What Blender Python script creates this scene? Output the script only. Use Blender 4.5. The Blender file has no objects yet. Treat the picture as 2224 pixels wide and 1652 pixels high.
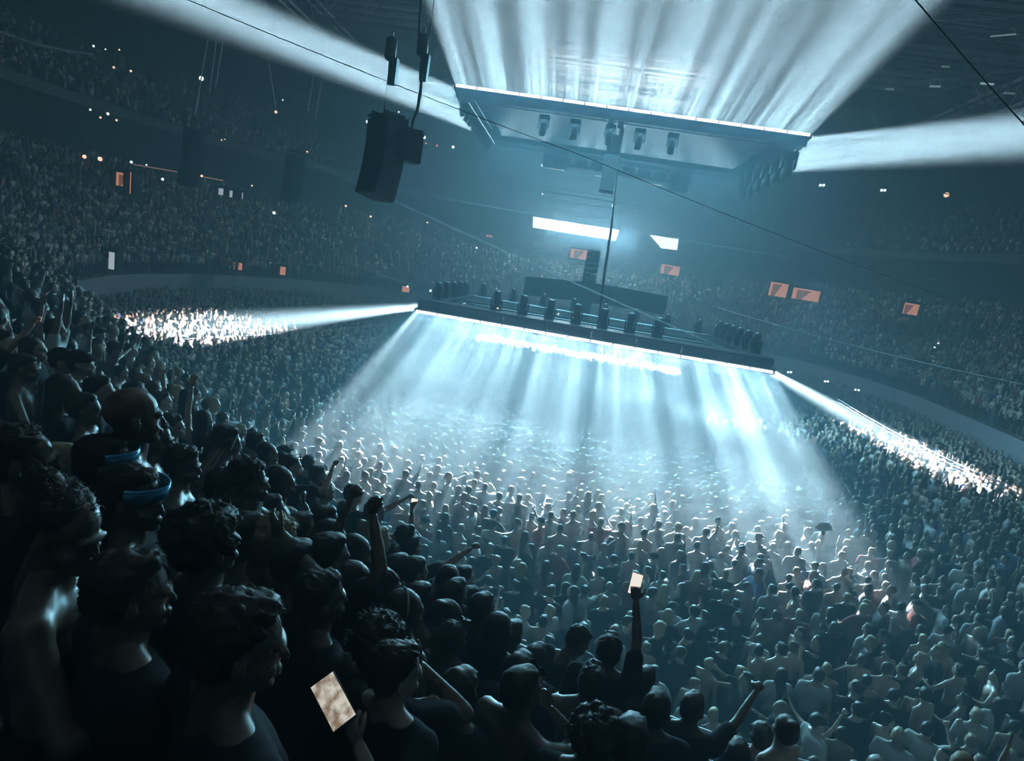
import bpy, bmesh, math, random
import numpy as np
from mathutils import Vector, Matrix, Euler
random.seed(7); rng = np.random.default_rng(7)
SC = bpy.context.scene; COL = SC.collection
PI = math.pi

# ------------------------------------------------------------------ camera
F_PX = 1300.0; CX, CY = 1112.0, 826.0; EYE = 7.7
def _ray(u, v): return np.array([(u-CX)/F_PX, -(v-CY)/F_PX, -1.0])
_D = np.array([1256.0, 600.0]); _h = np.array([.987, .1609])
_r1 = _ray(*_D); _r2 = _ray(*(_D+1000*_h))
_up = np.cross(_r2, _r1); _up /= np.linalg.norm(_up)
if _up[1] < 0: _up = -_up
_Y = _r1/np.linalg.norm(_r1); _X = np.cross(_Y, _up)
RW = np.array([_X, _Y, _up])                 # rows: the world's axes seen from the camera
def wdir(u, v): return RW @ _ray(u, v)
def at_depth(u, v, d):
    w = wdir(u, v)*d; return Vector((w[0], w[1], w[2]+EYE))
def at_y(u, v, y):
    w = wdir(u, v); w = w*(y/w[1]); return Vector((w[0], w[1], w[2]+EYE))
def at_z(u, v, z):
    w = wdir(u, v); w = w*((z-EYE)/w[2]); return Vector((w[0], w[1], z))
def project(P):
    P = np.asarray(P, float); c = (P-np.array([0, 0, EYE])) @ RW
    return CX+F_PX*c[..., 0]/-c[..., 2], CY-F_PX*c[..., 1]/-c[..., 2], -c[..., 2]
cam = bpy.data.cameras.new('camera'); cam.sensor_width = 36; cam.lens = 36*F_PX/2224
cam.clip_start = .05; cam.clip_end = 400
co = bpy.data.objects.new('camera', cam); COL.objects.link(co)
co.matrix_world = Matrix([list(RW[0])+[0], list(RW[1])+[0], list(RW[2])+[EYE], [0, 0, 0, 1]])
SC.camera = co

# ------------------------------------------------------------------ world and exposure
w = bpy.data.worlds.new('world'); SC.world = w; w.use_nodes = True
w.node_tree.nodes['Background'].inputs[0].default_value = (0, 0, 0, 1)
vs = SC.view_settings; vs.view_transform = 'Standard'; vs.look = 'None'; vs.exposure = 0.0; vs.gamma = 1.0; vs.use_curve_mapping = False
cy = SC.cycles; cy.max_bounces = 3; cy.diffuse_bounces = 1; cy.glossy_bounces = 1; cy.transmission_bounces = 1
cy.volume_bounces = 0; cy.use_light_tree = False; cy.transparent_max_bounces = 8; cy.caustics_reflective = False; cy.caustics_refractive = False
cy.volume_step_rate = 1.0; cy.volume_max_steps = 96; cy.use_adaptive_sampling = False
cy.use_denoising = True; cy.denoising_input_passes = 'RGB'; cy.denoiser = 'OPENIMAGEDENOISE'; cy.sample_clamp_indirect = 3

# ------------------------------------------------------------------ the two light frames: where they hang
LOW = dict(x0=-7.0, x1=9.05, y0=26.9, y1=37.2, z=5.0)
UPP = dict(x0=-7.1, x1=8.95, y0=29.2, y1=39.4, z=15.35)
COOL = (.30, .77, 1.0); BARC = (.93, .97, 1.0); WARM = (1.0, .93, .88)

def bar_light(name, a, b, direc, power, spread=6, color=BARC, width=.10, seed=0, lo=.38, n1=17.0, comb=130):
    """a row of narrow-beam LED washes along a-b, as one long area lamp whose level varies along its length"""
    a = Vector(a); b = Vector(b); d = Vector(direc).normalized(); x = (b-a).normalized(); z = -d
    y = z.cross(x).normalized(); x = y.cross(z)
    l = bpy.data.lights.new(name, 'AREA'); l.shape = 'RECTANGLE'; l.size = (b-a).length; l.size_y = width
    l.spread = math.radians(spread); l.energy = power; l.color = color
    l.use_nodes = True; nt = l.node_tree; em = nt.nodes['Emission']
    g = nt.nodes.new('ShaderNodeNewGeometry'); sep = nt.nodes.new('ShaderNodeSeparateXYZ')
    nt.links.new(g.outputs['Parametric'], sep.inputs[0])
    def nz(scale, off, detail):
        m = nt.nodes.new('ShaderNodeMath'); m.operation = 'MULTIPLY_ADD'; m.inputs[1].default_value = scale; m.inputs[2].default_value = off
        nt.links.new(sep.outputs[0], m.inputs[0])
        n = nt.nodes.new('ShaderNodeTexNoise'); n.noise_dimensions = '1D'; n.inputs['Scale'].default_value = 1; n.inputs['Detail'].default_value = detail
        nt.links.new(m.outputs[0], n.inputs['W']); return n.outputs[0]
    r = nt.nodes.new('ShaderNodeMapRange'); r.inputs[1].default_value = .36; r.inputs[2].default_value = .62; r.inputs[3].default_value = lo; r.inputs[4].default_value = 1.25
    nt.links.new(nz(n1, seed*13.7, 1.5), r.inputs[0])
    r2 = nt.nodes.new('ShaderNodeMapRange'); r2.inputs[1].default_value = .35; r2.inputs[2].default_value = .65; r2.inputs[3].default_value = .55; r2.inputs[4].default_value = 1.35
    nt.links.new(nz(comb, seed*5.1, 0), r2.inputs[0])
    mu = nt.nodes.new('ShaderNodeMath'); mu.operation = 'MULTIPLY'
    nt.links.new(r.outputs[0], mu.inputs[0]); nt.links.new(r2.outputs[0], mu.inputs[1]); nt.links.new(mu.outputs[0], em.inputs['Strength'])
    o = bpy.data.objects.new(name, l); COL.objects.link(o)
    o.matrix_world = Matrix.Translation((a+b)/2) @ Matrix((x, y, z)).transposed().to_4x4()
    return o
def sheet_set(fr, deg, s, side_deg=None, powers=(1, 1, 1, 1), off=.2, seed=0, spread=6, far=None, fsp=6, ssp=8):
    far = math.radians(far or deg)
    t = math.radians(deg)*s; c, sn = math.cos(t), math.sin(t); z = fr['z']
    sd = side_deg if isinstance(side_deg, tuple) else (side_deg, side_deg); c2, s2 = math.cos(math.radians(sd[0])), s*math.sin(math.radians(sd[0])); c3, s3 = math.cos(math.radians(sd[1])), s*math.sin(math.radians(sd[1]))
    bar_light('near_bar', (fr['x0'], fr['y0']-off, z), (fr['x1'], fr['y0']-off, z), (0, -c, sn), powers[0], seed=seed+1, spread=spread)
    bar_light('far_bar', (fr['x1'], fr['y1']+off, z), (fr['x0'], fr['y1']+off, z), (0, math.cos(far), s*math.sin(far)), powers[1], seed=seed+2, spread=fsp)
    bar_light('left_bar', (fr['x0']-off, fr['y1'], z), (fr['x0']-off, fr['y0'], z), (-c2, 0, s2), powers[2], seed=seed+3, spread=ssp)
    bar_light('right_bar', (fr['x1']+off, fr['y0'], z), (fr['x1']+off, fr['y1'], z), (c3, 0, s3), powers[3], seed=seed+4, spread=ssp)
KP = 1.0
sheet_set(LOW, 17.2, -1, (15, 20), powers=(5000*KP, 4500*KP, 2500*KP, 2300*KP), seed=3, spread=6.2, ssp=9)
sheet_set(UPP, 12.5, +1, 13, powers=(5700*KP, 1900*KP, 3200*KP, 3200*KP), seed=11, spread=7, far=24, fsp=16, ssp=7)
def point(name, p, e, r=.3, color=COOL):
    l = bpy.data.lights.new(name, 'POINT'); l.energy = e; l.shadow_soft_size = r; l.color = color
    o = bpy.data.objects.new(name, l); COL.objects.link(o); o.location = p; return o
def wash(name, p, d, e, sx, sy, spread=180, color=COOL):
    l = bpy.data.lights.new(name, 'AREA'); l.shape = 'RECTANGLE'; l.size = sx; l.size_y = sy; l.energy = e; l.color = color; l.spread = math.radians(spread)
    o = bpy.data.objects.new(name, l); COL.objects.link(o); o.location = p
    o.rotation_euler = Vector(d).to_track_quat('-Z', 'Y').to_euler(); return o
# added fill lamps, standing in for light scattered by the haze and for rims
wash('fill_low', (1, 26.6, 4.95), (0, -1, -.42), 2000, 16, .3, 64)
wash('fill_right', (9.4, 32, 4.95), (1, 0, -.45), 700, .3, 10, 100)
wash('fill_near', (1, 26.6, 5.0), (0, -1, 0), 330, 16, .3, 170)
wash('fill_up', (1, 28.9, 15.2), (0, -.8, -.7), 1300, 16, .3, 120)
wash('fill_down', (1, 34, 14.7), (0, 0, -1), 2000, 14, 8, 180)  # added lamp, no fixture there: brightens the haze between the frames

# ------------------------------------------------------------------ haze that fills the hall
def haze_box(name, lo, hi, dens, color, aniso=.15, noise=None):
    bm = bmesh.new(); bmesh.ops.create_cube(bm, size=1)
    for v in bm.verts: v.co = Vector([lo[i]+(v.co[i]+.5)*(hi[i]-lo[i]) for i in range(3)])
    me = bpy.data.meshes.new(name); bm.to_mesh(me); bm.free()
    o = bpy.data.objects.new(name, me); COL.objects.link(o)
    m = bpy.data.materials.new(name); m.use_nodes = True; nt = m.node_tree; nt.nodes.clear()
    out = nt.nodes.new('ShaderNodeOutputMaterial'); vsn = nt.nodes.new('ShaderNodeVolumeScatter')
    vsn.inputs['Color'].default_value = (*color, 1); vsn.inputs['Density'].default_value = dens; vsn.inputs['Anisotropy'].default_value = aniso
    ab = nt.nodes.new('ShaderNodeVolumeAbsorption'); ab.inputs['Color'].default_value = (*color, 1); ab.inputs['Density'].default_value = dens
    ad = nt.nodes.new('ShaderNodeAddShader'); nt.links.new(vsn.outputs[0], ad.inputs[0]); nt.links.new(ab.outputs[0], ad.inputs[1])
    nt.links.new(ad.outputs[0], out.inputs['Volume'])
    m.cycles.volume_sampling = 'EQUIANGULAR'
    if noise: noise(nt, vsn)
    me.materials.append(m); o['kind'] = 'stuff'; o['label'] = 'thin theatrical haze filling the whole arena'; o['category'] = 'haze'
    return o
haze_box('haze', (-62, -12, .02), (62, 112, 31.5), .0088, (.6, .88, 1.0))
def beam_haze(name, a, b, direc, L, t0, t1, dens, label, flare=0.0, noise=None, aniso=.15, color=(.6, .88, 1.0)):
    """extra haze added in the throw of one bar to bring out its beam: a wedge from the bar a-b, L metres long"""
    a = Vector(a); b = Vector(b); d = Vector(direc).normalized(); x = (b-a).normalized(); n = d.cross(x).normalized(); V = []
    for s, t, fl in ((0.12, t0, 0), (L, t1, flare)):
        V += [a+d*s-n*t-x*(.05+fl), b+d*s-n*t+x*(.05+fl), b+d*s+n*t+x*(.05+fl), a+d*s+n*t-x*(.05+fl)]
    me = bpy.data.meshes.new(name); me.from_pydata([tuple(v) for v in V], [], [(0, 1, 2, 3), (7, 6, 5, 4), (0, 4, 5, 1), (1, 5, 6, 2), (2, 6, 7, 3), (3, 7, 4, 0)])
    o = haze_box(name, (0, 0, 0), (1, 1, 1), dens, color, aniso, noise); m = o.data.materials[0]; old = o.data; o.data = me; me.materials.append(m); bpy.data.meshes.remove(old)
    bm = bmesh.new(); bm.from_mesh(me); bmesh.ops.recalc_face_normals(bm, faces=bm.faces); bm.to_mesh(me); bm.free()
    o['label'] = label; return o
def smoke(nt, vsn):
    tc = nt.nodes.new('ShaderNodeTexCoord'); mp = nt.nodes.new('ShaderNodeMapping'); mp.inputs['Scale'].default_value = (.22, .26, .5); mp.inputs['Location'].default_value = (3.1, 0, 0)
    n = nt.nodes.new('ShaderNodeTexNoise'); n.inputs['Scale'].default_value = 1; n.inputs['Detail'].default_value = 4; n.inputs['Roughness'].default_value = .55
    nt.links.new(tc.outputs['Object'], mp.inputs[0]); nt.links.new(mp.outputs[0], n.inputs['Vector'])
    sx = nt.nodes.new('ShaderNodeSeparateXYZ'); nt.links.new(tc.outputs['Object'], sx.inputs[0])
    gx = nt.nodes.new('ShaderNodeMapRange'); gx.inputs[1].default_value = 0; gx.inputs[2].default_value = 7; gx.inputs[3].default_value = .004; gx.inputs[4].default_value = .011
    nt.links.new(sx.outputs[0], gx.inputs[0])
    r = nt.nodes.new('ShaderNodeMapRange'); r.inputs[1].default_value = .46; r.inputs[2].default_value = .62; r.inputs[3].default_value = 0; r.inputs[4].default_value = 1
    nt.links.new(n.outputs[0], r.inputs[0]); m = nt.nodes.new('ShaderNodeMath'); m.operation = 'MULTIPLY_ADD'; m.inputs[2].default_value = .0015
    nt.links.new(r.outputs[0], m.inputs[0]); nt.links.new(gx.outputs[0], m.inputs[1])
    nt.links.new(m.outputs[0], vsn.inputs['Density'])
def beam_set(fr, deg, s, side, L, Ls, spread, dens, which, far=None):
    far = math.radians(far or deg)
    t = math.radians(deg)*s; c, sn = math.cos(t), math.sin(t); z = fr['z']; sd = side if isinstance(side, tuple) else (side, side); c2, s2 = math.cos(math.radians(sd[0])), s*math.sin(math.radians(sd[0])); c3, s3 = math.cos(math.radians(sd[1])), s*math.sin(math.radians(sd[1])); o = .2
    k = math.tan(math.radians(spread/2))*1.05
    B = [('near', (fr['x0'], fr['y0']-o, z), (fr['x1'], fr['y0']-o, z), (0, -c, sn), L), ('far', (fr['x1'], fr['y1']+o, z), (fr['x0'], fr['y1']+o, z), (0, math.cos(far), s*math.sin(far)), Ls),
         ('left', (fr['x0']-o, fr['y1'], z), (fr['x0']-o, fr['y0'], z), (-c2, 0, s2), Ls), ('right', (fr['x1']+o, fr['y0'], z), (fr['x1']+o, fr['y1'], z), (c3, 0, s3), Ls)]
    for nm, a, b, d, l in B:
        beam_haze('beam_haze', a, b, d, l, .1, .1+l*k, dens, f'sheet of lit haze thrown from the {nm} side of the {which} light frame', flare=l*k, noise=smoke if which == 'lower' and nm == 'near' else None)
beam_set(LOW, 17.2, -1, (15, 20), 15.4, 13.5, 6.2, .001, 'lower')  # wedges of extra haze, added so the beams stand out
beam_set(UPP, 12.5, +1, 13, 44, 34, 7, .002, 'upper', 24)

# ------------------------------------------------------------------ materials
def mat(name, col, rough=.7, spec=.3, metal=0, emit=None, es=0, var=None, noise=None):
    m = bpy.data.materials.new(name); m.use_nodes = True; nt = m.node_tree; b = nt.nodes['Principled BSDF']
    b.inputs['Base Color'].default_value = (*col, 1); b.inputs['Roughness'].default_value = rough
    b.inputs['Specular IOR Level'].default_value = spec; b.inputs['Metallic'].default_value = metal
    if emit: b.inputs['Emission Color'].default_value = (*emit, 1); b.inputs['Emission Strength'].default_value = es
    if emit: m.cycles.emission_sampling = 'NONE'
    if var:                                       # a ramp of colours picked by each object's own random number
        oi = nt.nodes.new('ShaderNodeObjectInfo'); r = nt.nodes.new('ShaderNodeValToRGB'); r.color_ramp.interpolation = 'CONSTANT'
        while len(r.color_ramp.elements) < len(var): r.color_ramp.elements.new(.5)
        for i, c in enumerate(var): r.color_ramp.elements[i].position = i/len(var); r.color_ramp.elements[i].color = (*c, 1)
        nt.links.new(oi.outputs['Random'], r.inputs[0]); nt.links.new(r.outputs[0], b.inputs['Base Color'])
    if noise:
        sc, c2, dist = noise
        n = nt.nodes.new('ShaderNodeTexNoise'); n.inputs['Scale'].default_value = sc; n.inputs['Detail'].default_value = 3
        mx = nt.nodes.new('ShaderNodeMix'); mx.data_type = 'RGBA'; mx.inputs[6].default_value = (*col, 1); mx.inputs[7].default_value = (*c2, 1)
        tc = nt.nodes.new('ShaderNodeTexCoord'); nt.links.new(tc.outputs['Object'], n.inputs['Vector'])
        nt.links.new(n.outputs[0], mx.inputs[0]); nt.links.new(mx.outputs[2], b.inputs['Base Color'])
        if dist:
            bp = nt.nodes.new('ShaderNodeBump'); bp.inputs['Strength'].default_value = dist; nt.links.new(n.outputs[0], bp.inputs['Height']); nt.links.new(bp.outputs[0], b.inputs['Normal'])
    return m
M = dict(
    skin=mat('skin', (.4, .28, .21), .38, .6, var=[(.48, .34, .27), (.40, .27, .21), (.52, .38, .31), (.24, .16, .12), (.43, .31, .24), (.35, .24, .18), (.5, .36, .28), (.42, .3, .23)]),
    shadeskin=mat('shaded_skin', (.15, .10, .075), .36, .6),  # skin with the foreground shade put into its colour
    shirt=mat('shirt_cloth', (.1, .1, .1), .9, .1, var=[(.03, .03, .035), (.5, .5, .5), (.05, .05, .06), (.25, .25, .28), (.02, .02, .02), (.6, .58, .55), (.08, .1, .16), (.04, .04, .04), (.2, .07, .06)]),
    darkshirt=mat('dark_shirt_cloth', (.03, .03, .035), .9, .1),
    paleshirt=mat('pale_shirt_cloth', (.6, .6, .58), .9, .1),
    trousers=mat('trouser_cloth', (.04, .045, .06), .9, .1, var=[(.03, .03, .04), (.05, .06, .1), (.1, .1, .1), (.02, .02, .02)]),
    hair=mat('hair', (.03, .02, .015), .55, .35, var=[(.03, .02, .015), (.05, .03, .02), (.015, .012, .01), (.22, .15, .08), (.08, .05, .03), (.02, .015, .012), (.35, .27, .16)]),
    darkhair=mat('dark_hair', (.03, .02, .015), .5, .4),
    blondhair=mat('blond_hair', (.42, .33, .2), .5, .4),
    black=mat('black_metal', (.02, .02, .022), .5, .4, noise=(9, (.035, .035, .04), 0)),
    boxblack=mat('speaker_black', (.018, .018, .02), .6, .3, noise=(30, (.03, .03, .033), .1)),
    alu=mat('aluminium', (.45, .46, .48), .4, .5, .7, noise=(14, (.36, .37, .39), 0)),
    steel=mat('steel_cable', (.85, .87, .9), .4, .6, .1),
    rubber=mat('rubber_cable', (.012, .012, .012), .7, .2),
    concrete=mat('concrete', (.16, .17, .18), .9, .2, noise=(.8, (.11, .12, .13), .1)),
    wall=mat('painted_wall', (.30, .31, .33), .85, .2, noise=(.5, (.25, .26, .28), .05)),
    darkwall=mat('dark_wall', (.05, .055, .06), .9, .2, noise=(.3, (.035, .04, .045), .05)),
    floor=mat('floor_covering', (.07, .07, .075), .8, .3, noise=(.6, (.045, .045, .05), .1)),
    roof=mat('roof_deck', (.22, .24, .26), .8, .3, noise=(.4, (.16, .18, .2), .05)),
    roofsteel=mat('roof_steel', (.34, .36, .38), .6, .4, noise=(2, (.28, .3, .32), 0)),
    seat=mat('seat_plastic', (.05, .06, .08), .5, .4),
    led=mat('led_lens', (.9, .9, .9), .3, .5, emit=(1, .86, .84), es=1.6),
    panel=mat('lit_panel', (.9, .9, .9), .5, .3, emit=(.93, .95, 1), es=1.9),
    warm=mat('glow_corridor', (.8, .4, .25), .8, .2, emit=(1, .42, .26), es=.62),  # corridor light put into the wall as its own glow
    warmdim=mat('dim_glow_corridor', (.8, .4, .25), .8, .2, emit=(1, .42, .26), es=.2),  # same glow put in weaker, for the less lit side wall
    pale=mat('glow_room', (.7, .75, .8), .8, .2, emit=(.75, .88, 1), es=.6),  # room light put into the wall as its own glow
    lampw=mat('lamp_white', (1, 1, 1), .4, .3, emit=(.75, .95, 1), es=2.4),
    lampo=mat('lamp_amber', (1, .8, .6), .4, .3, emit=(1, .6, .42), es=2.0),
    lampr=mat('lamp_red', (1, .3, .2), .4, .3, emit=(1, .2, .14), es=1.0),
    screen=mat('phone_screen', (.8, .8, .8), .3, .5, emit=(1, .9, .8), es=.9),
    lens=mat('goggle_lens', (.1, .45, .7), .12, .9, .4, emit=(.12, .42, .62), es=.0),
    leaf=mat('green_leaf', (.12, .3, .1), .6, .3),
    fan=mat('paper_fan', (.8, .8, .78), .8, .2),
)
# ------------------------------------------------------------------ small mesh helpers
def tag(o, label=None, cat=None, group=None, kind=None):
    if label: o['label'] = label
    if cat: o['category'] = cat
    if group: o['group'] = group
    if kind: o['kind'] = kind
    return o
def link(name, me, parent=None, loc=None):
    o = bpy.data.objects.new(name, me); COL.objects.link(o)
    if parent: o.parent = parent
    if loc is not None: o.location = loc
    return o
def empty(name, loc=(0, 0, 0), rz=0):
    o = bpy.data.objects.new(name, None); COL.objects.link(o); o.location = loc; o.rotation_euler = (0, 0, rz); o.empty_display_size = .2; return o
def mesh(name, V, F, m, smooth=False, mats=None):
    me = bpy.data.meshes.new(name); me.from_pydata([tuple(map(float, v)) for v in V], [], [tuple(int(i) for i in f) for f in F])
    if smooth: me.polygons.foreach_set('use_smooth', [True]*len(me.polygons))
    if m: me.materials.append(m)
    me.update(); return me
class MB:
    def __init__(s): s.V = []; s.F = []
    def add(s, V, F):
        n = len(s.V); s.V += [tuple(v) for v in V]; s.F += [tuple(i+n for i in f) for f in F]; return s
    def box(s, c, d, R=None, taper=1.0):
        c = Vector(c); V = []
        for z in (-.5, .5):
            k = taper if z > 0 else 1
            for x, y in ((-.5, -.5), (.5, -.5), (.5, .5), (-.5, .5)):
                p = Vector((x*d[0]*k, y*d[1]*k, z*d[2]))
                if R is not None: p = R @ p
                V.append(c+p)
        return s.add(V, [(3, 2, 1, 0), (4, 5, 6, 7), (0, 1, 5, 4), (1, 2, 6, 5), (2, 3, 7, 6), (3, 0, 4, 7)])
    def tube(s, pts, r, n=6, cap=True):
        pts = [Vector(p) for p in pts]; V = []; F = []; up = Vector((0, 0, 1))
        for i, p in enumerate(pts):
            t = (pts[min(i+1, len(pts)-1)]-pts[max(i-1, 0)]).normalized()
            a = t.cross(up if abs(t.z) < .95 else Vector((1, 0, 0))).normalized(); b = t.cross(a)
            rr = r[i] if hasattr(r, '__len__') else r
            for k in range(n):
                an = 2*PI*k/n; V.append(p+(a*math.cos(an)+b*math.sin(an))*rr)
        for i in range(len(pts)-1):
            for k in range(n): F.append((i*n+k, i*n+(k+1) % n, (i+1)*n+(k+1) % n, (i+1)*n+k))
        if cap: F.append(tuple(range(n))[::-1]); F.append(tuple((len(pts)-1)*n+k for k in range(n)))
        return s.add(V, F)
    def build(s, name, m, parent=None, smooth=False, loc=None):
        return link(name, mesh(name, s.V, s.F, m, smooth), parent, loc)
def sag(a, b, s, n=14):
    a = Vector(a); b = Vector(b); return [a.lerp(b, t/n)-Vector((0, 0, s*4*(t/n)*(1-t/n))) for t in range(n+1)]

# ------------------------------------------------------------------ plan of the arena: the edge of the floor
BP = np.array([(22, 8), (14, 5.6), (8, 4.8), (4.4, 5.0), (2, 5.2), (.4, 5.8), (-1, 6.4), (-2.2, 7.6), (-6.8, 11.2), (-13.4, 17.2), (-21, 23.8), (-28, 31), (-32, 42), (-31, 54), (-26, 65), (-15, 73), (0, 76), (14, 74), (24, 66), (28, 54), (27, 42), (25.6, 32), (25.6, 20), (25, 12)], float)
def catmull(P, n=8):
    out = []; m = len(P)
    for i in range(m):
        p0, p1, p2, p3 = P[i-1], P[i], P[(i+1) % m], P[(i+2) % m]
        for k in range(n):
            t = k/n
            out.append(.5*((2*p1)+(-p0+p2)*t+(2*p0-5*p1+4*p2-p3)*t*t+(-p0+3*p1-3*p2+p3)*t**3))
    return np.array(out)
EC = catmull(BP)                                # clockwise seen from above
T_ = np.roll(EC, -1, 0)-np.roll(EC, 1, 0); T_ /= np.linalg.norm(T_, axis=1)[:, None]
EN = np.stack([-T_[:, 1], T_[:, 0]], 1)*-1      # outward
if ((EC-EC.mean(0))*EN).sum() < 0: EN = -EN
for _ in range(6): EN = (np.roll(EN, 1, 0)+EN*2+np.roll(EN, -1, 0))/4
EN /= np.linalg.norm(EN, axis=1)[:, None]
def edge_dist(x, y):
    p = np.array([x, y]); A = EC; d = np.roll(EC, -1, 0)-EC
    t = np.clip(((p-A)*d).sum(1)/(d*d).sum(1), 0, 1); return np.linalg.norm(p-(A+d*t[:, None]), axis=1).min()
_A = EC; _B = np.roll(EC, 1, 0)
def inside(x, y):
    k = (_A[:, 1] > y) != (_B[:, 1] > y)
    return bool((x < (_B[k, 0]-_A[k, 0])*(y-_A[k, 1])/(_B[k, 1]-_A[k, 1])+_A[k, 0]).sum() % 2)
Z0, ROW, RISE, NROW = 2.7, .8, .46, 17
def tier_z(x, y):
    if inside(x, y): return 0.0
    return Z0+RISE*min(NROW-1, int(edge_dist(x, y)/ROW))
def strip_mesh(name, prof, m, kind='structure', uv=None):
    """sweep a profile (offset, z) around the whole arena"""
    V = []; F = []; n = len(EC); k = len(prof)
    for (o, z) in prof:
        Q = EC+EN*o
        V += [(q[0], q[1], z) for q in Q]
    for j in range(k-1):
        for i in range(n):
            i2 = (i+1) % n; F.append((j*n+i, j*n+i2, (j+1)*n+i2, (j+1)*n+i))
    o = link(name, mesh(name, V, F, m)); o['kind'] = kind; return o
def slab(name, lo, hi, m):
    mb = MB().box([(lo[i]+hi[i])/2 for i in range(3)], [hi[i]-lo[i] for i in range(3)]); o = mb.build(name, m); o['kind'] = 'structure'; return o

slab('floor', (-66, -28, -.3), (62, 110, 0), M['floor'])
slab('ceiling', (-66, -28, 31.6), (62, 110, 31.9), M['roof'])
strip_mesh('wall_front', [(.0, 0), (.0, Z0+.02), (.12, Z0+.02), (.12, Z0-.1)], M['wall'])
prof = []
for k in range(NROW):
    prof += [(k*ROW+.12*(k == 0), Z0+RISE*k), ((k+1)*ROW, Z0+RISE*k)]
ZT = Z0+RISE*(NROW-1)
prof += [(NROW*ROW+1.2, ZT)]
strip_mesh('lower_stand', prof, M['concrete'])
OB = NROW*ROW+1.2
strip_mesh('wall_concourse', [(OB, ZT), (OB, ZT+5.6)], M['darkwall'])
prof = [(OB-.6, ZT+5.4), (OB-.6, ZT+6.3), (OB-.45, ZT+6.3)]
for k in range(12): prof += [(OB-.45+k*.85, ZT+5.6+.55*k), (OB-.45+(k+1)*.85, ZT+5.6+.55*k)]
strip_mesh('upper_stand', prof, M['concrete'])
OU = OB-.45+12*.85
strip_mesh('wall_outer', [(OU, ZT+5.6+.55*11), (OU, 31.8)], M['darkwall'])

# roof trusses, each a thing of its own kind of structure; chords and webs are their parts
def beam_truss(name, a, b, h, wd, r, bays, m, parent=None, kind=None, single=False):
    """a box truss from a to b: four chords and, on each upright face, zigzag webs"""
    a = Vector(a); b = Vector(b); d = (b-a); L = d.length; d.normalize(); s = d.cross(Vector((0, 0, 1))).normalized(); u = Vector((0, 0, 1))
    root = parent or empty(name, (0, 0, 0))
    if kind: root['kind'] = kind
    for i in (-.5, .5):
        for j in (0, 1):
            o = s*wd*i+u*h*j; MB().tube([a+o, b+o], r, 5).build('chord', m, root)
    bay = L/bays; R = Matrix((d, s, u)).transposed()
    def web(f):
        mb = MB(); mb.tube([Vector((0, 0, 0)), Vector((bay/2, 0, h)), Vector((bay, 0, 0))], r*.6, 4)
        return mesh('brace', [R @ Vector(v) for v in mb.V], mb.F, m)
    me = web(0)
    if single:
        V = []; F = []
        for i in (-.5, .5):
            for k in range(bays):
                n = len(V); o = a+s*wd*i+d*bay*k; V += [Vector(v.co)+o for v in me.vertices]; F += [tuple(q+n for q in p.vertices) for p in me.polygons]
        link('lattice', mesh('lattice', V, F, m), root)['kind'] = 'stuff'
    else:
        for i in (-.5, .5):
            for k in range(bays): link('brace', me, root, a+s*wd*i+d*bay*k)
    return root
for i, y in enumerate((40, 51, 62, 73)): beam_truss('roof_truss', (-62, y, 28.2), (58, y, 28.2), 2.6, 1.2, .16, 30, M['roofsteel'], kind='structure', single=True)
for i, x in enumerate((-30, -14, 2, 18, 34)): beam_truss('roof_truss', (x, 18, 27.4), (x, 104, 27.4), 2.2, 1.0, .14, 22, M['roofsteel'], kind='structure', single=True)
pur = empty('roof_purlins'); pur['kind'] = 'structure'
for y in np.arange(30, 104, 2.1): MB().box((-2, y, 31.2), (120, .16, .34)).build('purlin', M['roofsteel'], pur)

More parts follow.
